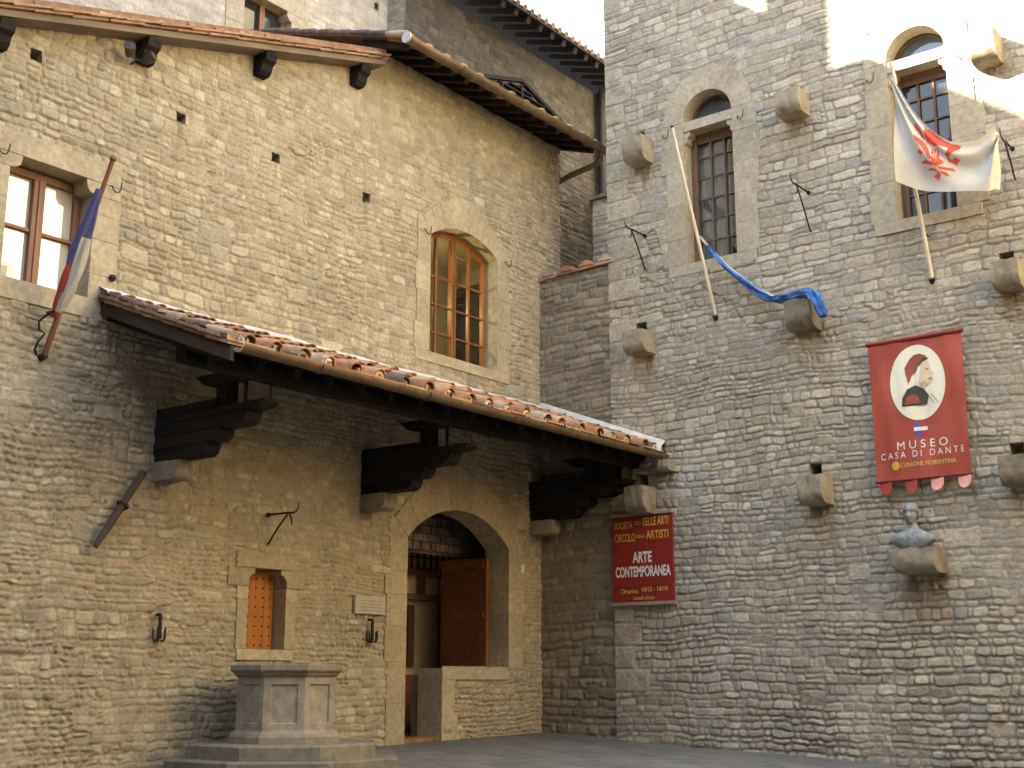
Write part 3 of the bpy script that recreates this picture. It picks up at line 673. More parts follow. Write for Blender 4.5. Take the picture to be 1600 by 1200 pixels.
# ---- doorway
s = MB(); half = 1.125; ad = math.degrees(math.asin(half / DR_R)); zs_ = DR_C[1] + DR_R * math.cos(R(ad))
jambs(s, ML, -3.36, -3.05, -0.35, zs_, -1, -0.45, 0.012, 0.14, (0.3, 0.55)); jambs(s, ML, -0.80, -0.49, 0.95, zs_, 1, -0.45, 0.012, 0.10, (0.3, 0.55))
voussoirs(s, ML, DR_C[0], DR_C[1], DR_R, 90 - ad, 90 + ad, 17, DR_EXT, -0.45, 0.014)
springers(s, ML, DR_C, DR_R, ad, DR_EXT, zs_, -3.40, -0.455, -0.45)
s.rect(-2.30, -0.80, 0.79, 0.948, ML, -0.45, 0.02, 0.75, 0, 0.008)
jambs(s, ML, -2.30, -2.06, -0.35, 0.788, 1, -0.45, 0.012, 0.1, (0.25, 0.4))
s.build('door_surround', M['ashlar_warm'], house)
dr = MB()                                                # open studded leaf, folded back against the side of the passage
ly = -0.86
dr.rect(-1.24, -0.36, -0.1, 2.60, lambda u, z, d: (u, ly - d, z), 0, 0.06, 0.4)
for zz in (0.05, 1.02, 1.75, 2.5): dr.rect(-1.22, -0.38, zz - 0.05, zz + 0.05, lambda u, z, d: (u, ly - d, z), 0.06, 0.08, 0.55)
for i in range(6):
    for j in range(17): dr.sphere((-1.17 + i * 0.15, ly - 0.08, 0.12 + j * 0.15), 0.016, 6, 0.5, 1)
leaf = dr.build('door', [M['door_wood'], M['iron']], house)
t = MB(); t.box((-0.355, -0.925, -0.1), (-0.32, -0.86, 2.60), 0.3); t.build('door_edge', M['wood_orange'], leaf)
t = MB(); x0, x1, y0, y1, z0, z1 = -0.44, -2.0, -4.2, 0.95, -0.06, 3.75         # passage room
t.add([(x, y, z) for z in (z0, z1) for y in (y0, y1) for x in (x0, x1)], [(4, 6, 7, 5), (0, 4, 5, 1), (2, 3, 7, 6), (1, 5, 7, 3)])
for a, c, e, f_ in ((y0, -3.3, z0, z1), (-0.55, y1, z0, z1)): t.add([(-0.43, a, e), (-0.43, c, e), (-0.43, c, f_), (-0.43, a, f_)], [(0, 1, 2, 3)])
room = t.build('entrance_room', M['plaster'], house)
t = MB(); t.box((-0.5, -4.2, -0.12), (-2.6, 0.95, -0.061), 0.3); t.box((-0.05, -3.05, -0.10), (-0.5, -2.3, 0.012), 0.5); t.build('floor_tiles', M['terracotta_flat'], room)
t = MB()                                                  # tiled screen closing the arch head
for i in range(9):
    for j in range(38):
        z = 2.72 + i * 0.125; y = -3.3 + j * 0.105 + (0.03 if i % 2 else 0) + rs.uniform(-0.008, 0.008)
        t.box((-1.02 - rs.uniform(0, 0.02), y, z), (-1.08, y + rs.uniform(0.085, 0.098), z + 0.108), rs.random())
t.box((-1.05, -3.6, 2.66), (-1.1, 0.9, 3.75), 0.0)
for i in range(10): t.box((-0.99, -3.5, 2.705 + i * 0.125), (-1.03, 0.9, 2.72 + i * 0.125), 0.0)
t.build('tile_screen', M['tympanum'], room)
t = MB()
t.box((-1.84, -4.1, 2.42), (-1.96, 0.9, 2.52), 0.5); t.box((-1.82, -4.1, 2.03), (-1.96, 0.9, 2.12), 1.0)
t.box((-1.84, -0.70, 2.12), (-1.94, -0.62, 2.42), 0.6); t.box((-1.85, -0.18, -0.1), (-1.94, -0.10, 2.42), 0.1)
for k in range(9): t.box((-1.9, -1.2 + k * 0.155, 2.52), (-1.93, -1.18 + k * 0.155, 2.9), 0.0)
t.box((-1.9, -1.2, 2.70), (-1.92, 0.9, 2.72), 0.0)
t.build('timber_screen', M['wood_red'], room)
t = MB(); t.box((-1.94, -0.90, 0.98), (-1.98, -0.76, 1.95), 0.4); t.build('dark_panel', M['wood_brown'], room)
t = MB(); t.box((-1.5, -1.9, -0.06), (-1.95, 0.3, 0.86), 0.4); t.build('counter', M['door_wood'], room, bevel=0.01)
t = MB(); t.box((-0.5, -2.25, -0.06), (-0.62, -1.6, 0.83), 0.6); t.build('stone_post', M['well'], room, bevel=0.01)

# ---- small shuttered window over the well
s = MB()
jambs(s, ML, -6.0, -5.84, 1.15, 1.885, -1, -0.40, 0.012, 0.02, (0.2, 0.35)); jambs(s, ML, -5.24, -5.08, 1.15, 1.885, 1, -0.40, 0.012, 0.02, (0.2, 0.35))
s.prism([(-6.16, 1.889), (-5.84, 1.889), (-5.84, 1.97), (-5.80, 2.03), (-5.75, 2.05), (-5.75, 2.108), (-6.16, 2.108)], ML, -0.40, 0.016, 0.1, 0, 0.005)
s.prism([(-5.34, 2.05), (-5.29, 2.03), (-5.24, 1.97), (-5.24, 1.889), (-4.95, 1.889), (-4.95, 2.108), (-5.34, 2.108)], ML, -0.40, 0.016, 0.15, 0, 0.005)
s.rect(-6.04, -5.09, 2.112, 2.30, ML, -0.40, 0.02, 0.25, 0, 0.006); s.rect(-5.98, -5.09, 1.02, 1.146, ML, -0.40, 0.018, 0.8, 0, 0.006)
ww = MB(); ww.rect(-5.83, -5.25, 1.15, 2.10, ML, -0.26, -0.22, 0.5)
for k in range(4): ww.rect(-5.83 + k * 0.145, -5.69 + k * 0.145, 1.15, 2.09, ML, -0.22, -0.212 + 0.003 * (k % 2), 0.3 + 0.2 * k)
for i in range(5):
    for j in range(8): ww.sphere((-0.207, -5.77 + i * 0.115 + rs.uniform(-.006, .006), 1.2 + j * 0.115), 0.013, 6, 0.5, 1)
wo = ww.build('window', [M['shutter'], M['iron']], house)
s.build('surround', M['ashlar_warm'], wo)

# ================================================================ TILED CANOPY over the door
can = empty('tiled_canopy', (1.1, -4, 3.2), 'lean-to canopy of old terracotta tiles on black timber brackets over the doorway', 'canopy')
SL = (4.93 - 4.05) / 2.28
def cz(x): return 4.93 - SL * x
Y0, Y1 = -8.13, 0.0
b = MB()
b.add([(x, y, cz(x) + dz) for dz in (-0.10, -0.045) for x in (0.02, 2.26) for y in (Y0 + 0.03, -0.03)], [(0, 1, 3, 2), (4, 6, 7, 5), (0, 4, 5, 1), (2, 3, 7, 6), (0, 2, 6, 4), (1, 5, 7, 3)], 0.3)
b.build('soffit_boards', M['wood_dark'], can)
b = MB(); ncol = 38; rows = 7; exp = 0.35; cs = math.hypot(1, SL)
def cover(mb, y, x_low, x_high, r0, r1, tone, seg=8, th=0.014, lift=0.0, skew=0.0):
    v = []
    for k, (x, r, yy) in enumerate(((x_low, r0, y), (x_high, r1, y + skew))):
        for rr in (r, r - th):
            for j in range(seg + 1):
                q = math.pi * j / seg
                v.append((x + rr * math.sin(q) * SL * 0.8, yy - rr * math.cos(q) * 0.98, cz(x) + 0.01 + lift + (0.022 if k == 0 else 0.0) + rr * math.sin(q) * 0.92))
    m = seg + 1; f = []
    for j in range(seg):
        f += [(j, j + 1, 2 * m + j + 1, 2 * m + j), (m + j, 3 * m + j, 3 * m + j + 1, m + j + 1), (j, m + j, m + j + 1, j + 1), (2 * m + j, 2 * m + j + 1, 3 * m + j + 1, 3 * m + j)]
    f += [(0, 2 * m, 3 * m, m), (seg, m + seg, 3 * m + seg, 2 * m + seg)]
    mb.add(v, f, tone)
ncol = 21; pitch = (Y1 - Y0 - 0.34) / (ncol - 1); exp = 0.36
TONES = [0.02, 0.10, 0.14, 0.3, 0.42, 0.55, 0.6, 0.66, 0.72, 0.8, 0.88, 0.95, 1.0]
for i in range(ncol):
    y = Y0 + 0.2 + i * pitch; jj = rs.uniform(-0.02, 0.02)
    for k in range(rows):
        xl = 2.27 - k * exp / cs + rs.uniform(-0.03, 0.03); xh = max(xl - 0.44 / cs, 0.03)
        cover(b, y + jj + rs.uniform(-0.025, 0.025), xl, xh, rs.uniform(0.088, 0.103), rs.uniform(0.068, 0.08), min(1, max(0, rs.choice(TONES) + rs.uniform(-0.05, 0.05))), lift=0.018 + rs.uniform(0, 0.015), skew=rs.uniform(-0.03, 0.03))
    if rs.random() < 0.9: b.sphere((2.235, y + jj, cz(2.235) + 0.055), (0.03, 0.075, 0.068), 10, rs.random(), 1)
for i in range(ncol + 1):                                  # flat pan tiles between the covers
    y = Y0 + 0.2 + (i - 0.5) * pitch; hw = pitch / 2 - 0.01
    if i == 0: y += 0.05; hw *= 0.7
    if i == ncol: y -= 0.04; hw *= 0.75
    for k in range(rows):
        xl = 2.30 - k * exp / cs + rs.uniform(-0.025, 0.025); xh = max(xl - 0.44 / cs, 0.03); dz = rs.uniform(0, 0.014); sk = rs.uniform(-0.012, 0.012)
        v = []
        for x, o, w_ in ((xl, 0.05, 1.0), (xh, 0.018, 0.9)):
            for a_, h_ in ((-1, 0.035), (-0.9, 0.035), (-0.86, 0.0), (0.86, 0.0), (0.9, 0.035), (1, 0.035)): v.append((x, y + a_ * hw * w_ + sk, cz(x) + o + dz + h_))
            v += [(x, y - hw * w_ + sk, cz(x) + o + dz - 0.022), (x, y + hw * w_ + sk, cz(x) + o + dz - 0.022)]
        b.add(v, [(j, j + 8, j + 9, j + 1) for j in range(5)] + [(0, 1, 2, 3, 4, 5, 7, 6)], min(1, max(0, rs.choice(TONES) + rs.uniform(-0.05, 0.05))))
b.build('roof_tiles', [M['terracotta'], M['mortar']], can, smooth=45)
b = MB()                                                    # left verge: two courses of flat tile and a barge board
nv = 7
for lay, (o0, o1, oy, mt) in enumerate(((-0.02, 0.022, -0.06, 0), (0.024, 0.062, -0.09, 0))):
    for k in range(nv):
        xa, xb = 2.30 - (k + 0.25 * lay) * 0.36, 2.30 - (k + 1 + 0.25 * lay) * 0.36
        xa, xb = min(xa, 2.32), max(xb, 0.02)
        if xa - xb < 0.05: continue
        b.add([(x, y, cz(x) + o + (0.012 if x == xa else 0)) for o in (o0, o1) for x in (xa, xb) for y in (Y0 + oy, Y0 + 0.2)], [(0, 2, 3, 1), (4, 5, 7, 6), (0, 1, 5, 4), (2, 6, 7, 3), (0, 4, 6, 2), (1, 3, 7, 5)], rs.random())
b.build('verge', M['terracotta_flat'], can, bevel=0.004)
b = MB(); b.add([(x, y, cz(x) + o) for o in (-0.17, -0.022) for x in (0.02, 2.3) for y in (Y0 - 0.02, Y0 + 0.028)], [(0, 2, 3, 1), (4, 5, 7, 6), (0, 1, 5, 4), (2, 6, 7, 3), (0, 4, 6, 2), (1, 3, 7, 5)], 0.6)
b.build('barge_board', M['board_dark'], can)
b = MB()
for k in range(6):
    x0 = 2.3 - k * 0.40
    b.tube([(x0, Y0 + 0.0, cz(x0) + 0.085), (max(x0 - 0.45, 0.02), Y0 + 0.0, cz(max(x0 - 0.45, 0.02)) + 0.07)], [0.06, 0.045], 12, [0.95, 0.12, 0.95, 0.2, 0.1, 0.05][k])
b.build('verge_tiles', M['terracotta'], can, smooth=50)
b = MB()                                                    # mortar flashing along the house and down the tower side
v = []; nn = 82
for i in range(nn + 1):
    y = Y0 - 0.05 + (0.03 - Y0) * i / nn; wv = 0.02 * fbm(np.array([y * 1.7]), np.array([0.3]), 5)[0]
    v += [(0.0, y, 5.085 + wv * 0.8), (0.03, y, 5.075 + wv * 0.8), (0.19 + wv, y, cz(0.19) + 0.135 + wv * 0.5), (0.21 + wv, y, cz(0.21) + 0.06)]
b.add(v, [(i * 4 + j, i * 4 + j + 1, i * 4 + j + 5, i * 4 + j + 4) for i in range(nn) for j in range(3)])
v = []
for i in range(24):
    x = 0.06 + 2.3 * i / 23; v += [(x, -0.0, cz(x) + 0.22), (x, -0.03, cz(x) + 0.215), (x, -0.15, cz(x) + 0.125), (x, -0.17, cz(x) + 0.04)]
b.add(v, [(i * 4 + j, i * 4 + j + 4, i * 4 + j + 5, i * 4 + j + 1) for i in range(23) for j in range(3)])
b.build('mortar_flashing', M['flashing'], can, smooth=50)
t = MB(); gx, gz = 2.345, 4.03
half_pipe(t, (gx, Y0 + 0.05, gz + 0.012), (gx, -0.04, gz - 0.012), 0.078)
for yy in (-7.0, -5.3, -3.7, -2.1, -0.6):
    t.tube([(gx + 0.085 * math.cos(q), yy, gz - 0.085 * math.sin(q)) for q in [math.pi * i / 10 for i in range(11)]], 0.008, 6)
t.build('gutter', M['gutter'], can, smooth=40)
t = MB(); t.tube([(gx + 0.078 * math.cos(q), Y0 + 0.045, gz + 0.012 + 0.078 * math.sin(q)) for q in [2 * math.pi * i / 20 for i in range(21)]], 0.006, 6); t.build('gutter_end', M['zinc'], can)
first = None                                                # rafters
for i in range(17):
    yy = Y0 + 0.12 + i * 0.49
    if first is None:
        t = MB(); t.bar((0.0, yy, cz(0.0) - 0.16), (2.05, yy, cz(2.05) - 0.16), 0.09, 0.12, 0.4); first = t.build('rafter', M['wood_dark'], can)
    else:
        c = first.copy(); COL.objects.link(c); c.parent = can; c.location = (0, i * 0.49, 0)
t = MB(); t.box((1.02, -7.85, cz(1.1) - 0.40), (1.22, -0.02, cz(1.1) - 0.21), 0.3); t.box((1.75, -8.0, cz(1.8) - 0.36), (1.90, -0.02, cz(1.8) - 0.21), 0.3)
t.build('purlin', M['wood_dark'], can, bevel=0.006)
first = None
for yy in (-7.2, -3.87, -0.16):                              # stepped cantilever brackets
    if first is None:
        t = MB(); Mb = lambda u, z, d: (u, yy - d, z)
        def lay(x1, z0, z1, hw, tn):
            t.prism([(-0.1, z0), (x1 - 0.10, z0), (x1 - 0.03, z0 + 0.04), (x1, z1 - 0.03), (x1, z1), (-0.1, z1)], Mb, -hw, hw, tn)
        lay(0.92, 3.20, 3.335, 0.11, 0.2); lay(1.14, 3.338, 3.47, 0.112, 0.6); lay(1.58, 3.473, 3.62, 0.115, 0.4); lay(1.86, 3.623, 3.70, 0.118, 0.5); lay(1.10, 3.703, 3.80, 0.12, 0.3)
        first = t.build('bracket', M['wood_dark'], can, bevel=0.008)
        t = MB(); t.box((1.02, yy - 0.08, 3.705), (1.20, yy + 0.08, cz(1.1) - 0.40), 0.4); t.prism([(0.8, cz(1.1) - 0.52), (1.45, cz(1.1) - 0.52), (1.6, cz(1.1) - 0.405), (0.65, cz(1.1) - 0.405)], Mb, -0.085, 0.085, 0.5)
        t.build('post', M['wood_dark'], first)
        t = MB(); t.tube([(1.42, yy, 3.68), (1.42, yy, cz(1.42) - 0.15)], 0.022, 8); t.build('tie_rod', M['iron'], first)
        t = MB(); t.tube([(1.83, yy, 3.66), (1.83, yy, cz(1.83) - 0.2)], 0.012, 8); t.build('tie_rod', M['iron'], first)
        y_first = yy
    else:
        c = first.copy(); COL.objects.link(c); c.parent = can; c.location = (0, yy - y_first, 0)
        for ch in [x for x in COL.objects if x.parent == first]:
            d = ch.copy(); COL.objects.link(d); d.parent = c
def round_corbel(mb, M_, w_, h_, p_, z_, seed, tone=None):
    """worn stone block with a quarter-round lower front edge; M_(across, out, up)"""
    r_ = h_ * 0.45; prof = []
    for i in range(9): prof.append((-0.1 + (p_ + 0.1) * i / 8, z_))
    for i in range(1, 6): prof.append((p_, z_ - (h_ - r_) * i / 5))
    for i in range(1, 8): prof.append((p_ - r_ + r_ * math.cos(R(90 * i / 7)), z_ - h_ + r_ - r_ * math.sin(R(90 * i / 7))))
    for i in range(1, 6): prof.append((p_ - r_ - (p_ - r_ + 0.1) * i / 5, z_ - h_))
    m = 13; xs_ = [-0.5, -0.485] + [-0.45 + 0.9 * i / (m - 5) for i in range(m - 4)] + [0.485, 0.5]; rings = []
    P = np.array(prof); co, cz2 = P[:, 0].mean(), P[:, 1].mean()
    for i, a in enumerate(xs_):
        k = 0.975 if i in (0, len(xs_) - 1) else 1.0
        o = co + (P[:, 0] - co) * (k if k < 1 else 1); zz = cz2 + (P[:, 1] - cz2) * k
        nz = fbm(P[:, 0] * 9 + a * 7 + seed * 3.1, P[:, 1] * 9 + a * 3, seed, 3); chip = np.clip(fbm(P[:, 0] * 4 + a * 5, P[:, 1] * 4 - a * 4 + seed, seed + 5, 2) - 0.35, 0, 1)
        rings.append([M_(a * w_ * (1 + 0.012 * n_), oo - (0.009 * n_ + 0.035 * c_) * (1 if oo > 0.05 else 0), z_ + (zq - z_) * (1 - 0.02 * n_) - (0.02 * c_ if zq > z_ - 0.05 else 0)) for oo, zq, n_, c_ in zip(o, zz, nz, chip)])
    mb.rings(rings, (seed * 0.37) % 1 if tone is None else tone)
for k, (yy, w_) in enumerate(((-7.2, 0.24), (-3.87, 0.24), (-0.16, 0.24))):
    t = MB(); round_corbel(t, lambda a, o, z, yy=yy: (o, yy - a, z), w_, 0.22, 0.44, 3.195, 60 + k)
    t.build('stone_corbel', M['corbel'], house, smooth=42)
t = MB(); t.box((1.40, -0.30, 3.74), (1.56, 0.02, cz(1.5) - 0.2), 0.4); t.box((1.1, -0.24, 3.52), (1.62, 0.02, 3.738), 0.3); t.build('end_beam', M['wood_dark'], can, bevel=0.006)

# ================================================================ LINKING WALL
lw = empty('linking_wall', (0.7, 0.2, 0), 'narrow grey stone wall with a tiled top between the house and the tower', 'wall')
grid_wall('wall', lambda u, z, d: (u, 0.03 - d, z), (-0.05, 1.44), (-0.5, 7.18), 0.02, 23, M['stone_brown'], lw, course=(0.10, 0.17), length=(0.16, 0.4), amp=0.034, mw=0.014)
b = MB(); b.box((-0.05, 0.10, -0.5), (1.42, 0.45, 7.16), 0.5); b.build('core', M['plaster'], lw)
b = MB()
for k in range(4): 
    x = 0.02 + k * 0.37
    b.prism([(x, 7.17 + 0.012 * k), (x + 0.36, 7.17 + 0.012 * k + 0.01), (x + 0.36, 7.22 + 0.012 * k), (x, 7.215 + 0.012 * k)], lambda u, z, d: (u, 0.03 - d, z), -0.5, 0.06, [0.9, 0.2, 0.6, 0.9][k])
    cv = []; 
    for dd, r_ in ((0.07, 0.12), (-0.45, 0.10)):
        for j in range(9):
            q = math.pi * j / 8; cv.append((x + 0.2 - r_ * 1.1 * math.cos(q), 0.03 - dd, 7.225 + 0.012 * k + r_ * 0.75 * math.sin(q)))
    b.add(cv, [(j, j + 1, j + 10, j + 9) for j in range(8)] + [tuple(range(9))], [1.0, 0.55, 0.7, 1.0][k])
b.build('coping_tiles', M['terracotta'], lw)

# ================================================================ STONE TOWER
tw = empty('stone_tower', (5, 2, 0), 'tall grey rubble stone tower with two slim arched windows and stone corbels', 'tower')
def tw_outline(c, half, z0, zs, jw, crown, shrink=0.0, n=24):
    p = [(c - half - jw + shrink, z0 + shrink), (c + half + jw - shrink, z0 + shrink)]
    for i in range(n + 1):
        q = math.pi * i / n; rx, rz = half + jw - shrink, crown - shrink
        p.append((c + rx * math.cos(q), zs + rz * math.sin(q)))
    return p
WINS = [(3.235, 0.425, 6.90, 9.04, 9.20, 0.34, 0.82), (6.49, 0.41, 6.85, 9.01, 9.17, 0.34, 0.80)]
CORB = [(2.09, 9.06), (4.72, 9.05), (7.49, 9.05), (2.03, 5.93), (4.72, 5.90), (7.52, 5.90), (4.76, 3.46), (7.43, 3.44), (1.99, 3.56)]
outl = [tw_outline(c, h, z0 - 0.15, zs, jw, cr) for (c, h, z0, zt, zs, jw, cr) in WINS]
cuts = [tw_outline(c, h, z0 - 0.15, zs, jw, cr, 0.06) for (c, h, z0, zt, zs, jw, cr) in WINS]
TX = 1.385
def quoins(U, Z, H, T, HU, MO):
    q = np.floor((Z + 5) / 0.33); r1 = h2(q, q * 0 + 3, 5); ln = np.where(q % 2 == 0, 0.26, 0.46) + 0.12 * r1
    du = np.minimum(ln - (U - TX), 9); dz = np.minimum((Z + 5) / 0.33 - q, 1 - ((Z + 5) / 0.33 - q)) * 0.33
    d = np.minimum(du, dz); m = (du > 0) & (h2(q, q * 0 + 9, 3) > 0.42)
    s1 = sst(0.004, 0.03, d)
    H = np.where(m, 0.014 * (s1 - 0.5) + 0.008 * fbm(U * 7, Z * 7, 3, 3) + 0.004 * r1, H); T = np.where(m, np.clip(0.15 + 0.35 * r1 + 0.2 * fbm(U * 5, Z * 5, 8, 3), 0, 1), T); HU = np.where(m, 0.4, HU); MO = np.where(m, 1 - sst(0.003, 0.012, d), MO)
    low = sst(2.2, -0.2, Z) * sst(1.6, 3.0, U)                         # deeper, rougher stones at the foot of the tower
    H = H * (1 + 0.55 * low)
    return H, T, HU, MO
HOLES = [(c[0] - 0.06, c[1] + 0.115, 0.09, 0.35) for c in CORB]
grid_wall('wall', MR, (TX, 8.45), (-0.7, 12.3), 0.0135, 37, M['stone_grey'], tw, cut=cuts, clear=outl, holes=HOLES, post=quoins, stains=[(c[0], c[1] - 0.33, 0.24, 0.75, 0.75) for c in CORB] + [(6.12, 2.12, 0.36, 0.9, 1.0), (3.2, 6.72, 0.3, 0.8, 0.35), (6.4, 6.68, 0.3, 0.8, 0.35), (2.3, 3.8, 0.2, 1.2, 0.4)],
          course=(0.075, 0.15), length=(0.09, 0.32), amp=0.027, mw=0.008, rnd=0.015, wob=0.04,
          second=dict(course=(0.10, 0.17), length=(0.17, 0.46), amp=0.019, mw=0.007, wob=0.02, rnd=0.014), where=lambda U, Z: 0.55 * fbm(U * 0.4, Z * 0.45, 301, 4) + 0.12 * vnoise(U * 4, Z * 9, 9) + 0.22 * (Z - 5.6) > 0.0)
b = MB(); b.box((TX + 0.01, 0.42, -1), (8.9, 7, 17)); b.box((8.44, 0.01, -1), (8.9, 0.42, 17)); b.box((TX + 0.01, 0.015, 12.29), (8.44, 0.42, 17)); b.box((TX - 0.0, 0.04, -1), (TX + 0.02, 0.42, 17)); b.build('core', M['plaster'], tw)
for wi, (c, h, z0, zt, zs, jw, cr) in enumerate(WINS):
    win = MB(); F = -0.27
    bars(win, MR, [(c - h, z0), (c + h, z0), (c + h, zt), (c - h, zt)], F - 0.03, F + 0.04, 0.055)
    win.rect(c - h + 0.055, c - h + 0.10, z0 + 0.05, zt - 0.05, MR, F - 0.02, F + 0.055, 0.8)
    ins = (c - h + 0.10, c + h - 0.055)
    for k in (1, 2):
        uu = ins[0] + (ins[1] - ins[0]) * k / 3; win.rect(uu - 0.016, uu + 0.016, z0 + 0.05, zt - 0.05, MR, F - 0.012, F + 0.02, 0.6)
    for k in range(1, 6):
        zz = z0 + 0.05 + (zt - z0 - 0.1) * k / 6; win.rect(ins[0], ins[1], zz - 0.013, zz + 0.013, MR, F - 0.011, F + 0.017, 0.5)
    win.rect(c - h, c + h, zt - 0.16, zt - 0.05, MR, F - 0.02, F + 0.03, 0.3)
    wo = win.build('window', M['wood_tower'], tw, bevel=0.003)
    t = MB()
    for gi in range(3):
        for gj in range(6):
            a0, a1 = ins[0] + (ins[1] - ins[0]) * gi / 3, ins[0] + (ins[1] - ins[0]) * (gi + 1) / 3; b0, b1 = z0 + 0.05 + (zt - z0 - 0.1) * gj / 6, z0 + 0.05 + (zt - z0 - 0.1) * (gj + 1) / 6
            e1, e2 = rs.uniform(-0.004, 0.004), rs.uniform(-0.004, 0.004)
            t.add([MR(a0, b0, F - 0.013 + e1), MR(a1, b0, F - 0.013 - e1), MR(a1, b1, F - 0.013 - e1 + e2), MR(a0, b1, F - 0.013 + e1 + e2)], [(0, 1, 2, 3)])
    t.build('pane', M['glass_clear' if wi == 0 else 'glass_dark'], wo)
    t = MB(); v = []
    for gi in range(31):
        uu = c - h + 2 * h * gi / 30 * (0.72 if wi == 0 else 0.3); d_ = F - 0.06 + 0.008 * math.sin(gi * 1.7); v += [MR(uu, z0 + 0.02, d_), MR(uu, zt - 0.1, d_)]
    t.add(v, [(2 * g_, 2 * g_ + 2, 2 * g_ + 3, 2 * g_ + 1) for g_ in range(30)]); t.build('curtain', M['curtain'], wo)
    t = MB(); t.prism([(c + h, zs)] + arc(c, zs, h, 0, 180, 18)[1:], MR, F - 0.03, F - 0.02); t.build('lunette', M['glass_sky'], wo)
    t = MB(); a = arc(c, zs, h, 0, 180, 18)
    for i in range(18):
        p0, p1 = a[i], a[i + 1]; k = 0.90
        t.prism([p0, p1, (c + (p1[0] - c) * k, zs + (p1[1] - zs) * k), (c + (p0[0] - c) * k, zs + (p0[1] - zs) * k)], MR, F - 0.03, F + 0.02, 0.3)
    t.build('lunette_frame', M['wood_brown'], wo)
    t = MB(); t.rect(c - h - 0.05, c + h + 0.05, z0 - 0.05, zs + h, MR, F - 0.13, F - 0.10); t.build('dark_backing', M['dark'], wo)  # dark slab stands in for the shade of an unlit room
    s = MB()
    jambs(s, MR, c - h - jw + 0.03, c - h, z0, zs, -1, -0.40, 0.012, 0.16, (0.35, 0.62)); jambs(s, MR, c + h, c + h + jw - 0.03, z0, zs, 1, -0.40, 0.012, 0.16, (0.35, 0.62))
    ext = lambda t_: (jw - 0.01) + (cr - h - jw + 0.02) * math.sin(math.pi * t_)
    voussoirs(s, MR, c, zs, h, 0, 180, 11, ext, -0.40, 0.014)
    s.rect(c - h - jw + 0.02, c + h + jw - 0.02, z0 - 0.17, z0 - 0.003, MR, -0.40, 0.018, 0.6, 0, 0.006)
    s.rect(c - h, c + h, zt, zs - 0.003, MR, -0.24, 0.0, 0.7, 0, 0.006)
    for sg in (-1, 1):                                                # shouldered brackets under the transom
        e = c + sg * h
        pl = [(e, zt - 0.20), (e - sg * 0.045, zt - 0.17), (e - sg * 0.05, zt - 0.10), (e - sg * 0.10, zt - 0.07), (e - sg * 0.11, zt - 0.002), (e, zt - 0.002)]
        s.prism(pl if sg < 0 else pl[::-1], MR, -0.20, -0.02, 0.5)
    s.build('surround', M['ashlar_grey'], wo)
for k, (cx, ctz) in enumerate(CORB):
    t = MB(); round_corbel(t, lambda a, o, z, cx=cx: (cx + a, -o, z), 0.36 + 0.03 * math.sin(k * 2.1), 0.37 + 0.03 * math.cos(k * 3), 0.37, ctz, 80 + k)
    t.build('corbel', M['corbel'], tw, smooth=42)
t = MB(); round_corbel(t, lambda a, o, z: (6.09 + a * (1 - 0.35 * max(0, (2.30 - z) / 0.22)) if a < 0 else 6.09 + a, -o, z), 0.60, 0.31, 0.42, 2.40, 123); t.build('bust_shelf', M['corbel'], tw, smooth=42)
t = MB(); round_corbel(t, lambda a, o, z: (2.40 + a, -o, z), 0.20, 0.16, 0.22, 3.93, 99); t.build('corbel', M['corbel'], tw, smooth=42)

# ================================================================ BUILDINGS BEHIND
ra = empty('rear_house', (-4, -7, 0), 'pale stone building rising behind the house roof with one small timber window', 'house')
RA = lambda u, z, d=0.0: (-2.42 + d, u, z)
A_OUT = [(-4.75, 10.0), (-3.1, 10.0), (-3.1, 11.62), (-4.75, 11.62)]
grid_wall('wall', RA, (-8.6, -1.2), (8.0, 12.9), 0.026, 51, M['stone_rear'], ra, cut=[[(-4.70, 10.05), (-3.15, 10.05), (-3.15, 11.57), (-4.70, 11.57)]], clear=[A_OUT], holes=[(-1.5, 12.36, 0.06, 0.2)],
          course=(0.10, 0.18), length=(0.18, 0.5), amp=0.02)
b = MB()  # unseen upper blocks are shaped to shade the tower and cream facade
b.box((-2.86, -12.5, 4), (-9, -6.98, 14.78)); b.box((-2.0, -26, 4), (-5.2, -12.505, 17.6)); b.box((-2.86, -6.975, 4), (-9, -1.22, 12.86))
b.box((-2.45, -12.5, 4), (-2.855, -8.58, 14.78)); b.box((-2.45, -8.575, 12.88), (-2.855, -6.98, 14.78))
b.box((-2.45, -6.975, 12.88), (-2.75, -6.30, 17.6)); b.box((-2.45, -6.295, 12.88), (-2.75, -5.64, 15.5)); b.box((-2.45, -5.635, 12.88), (-2.75, -1.22, 17.6))
b.build('core', M['cream'], ra)
b = MB(); b.box((-1.95, -12.5, 14.785), (-9.2, -7.0, 15.04), 0.5); b.build('roof', M['terracotta_flat'], ra)  # unseen slab, its edge set to cut the sun patch on the tower
win = MB(); F = -0.2
bars(win, RA, [(-4.42, 10.25), (-3.44, 10.25), (-3.44, 11.4), (-4.42, 11.4)], F, F + 0.05, 0.07); win.rect(-3.98, -3.88, 10.3, 11.36, RA, F, F + 0.06, 0.6)
wo = win.build('window', M['wood_red'], ra)
t = MB(); t.rect(-4.4, -3.46, 10.27, 11.38, RA, F - 0.02, F - 0.01); t.build('pane', M['glass_dark'], wo)
s = MB(); jambs(s, RA, -4.76, -4.42, 10.0, 11.2, -1, -0.3, 0.012); jambs(s, RA, -3.44, -3.1, 10.0, 11.2, 1, -0.3, 0.012); s.rect(-4.78, -3.08, 11.36, 11.62, RA, -0.3, 0.012, 0.5, 0, 0.006)
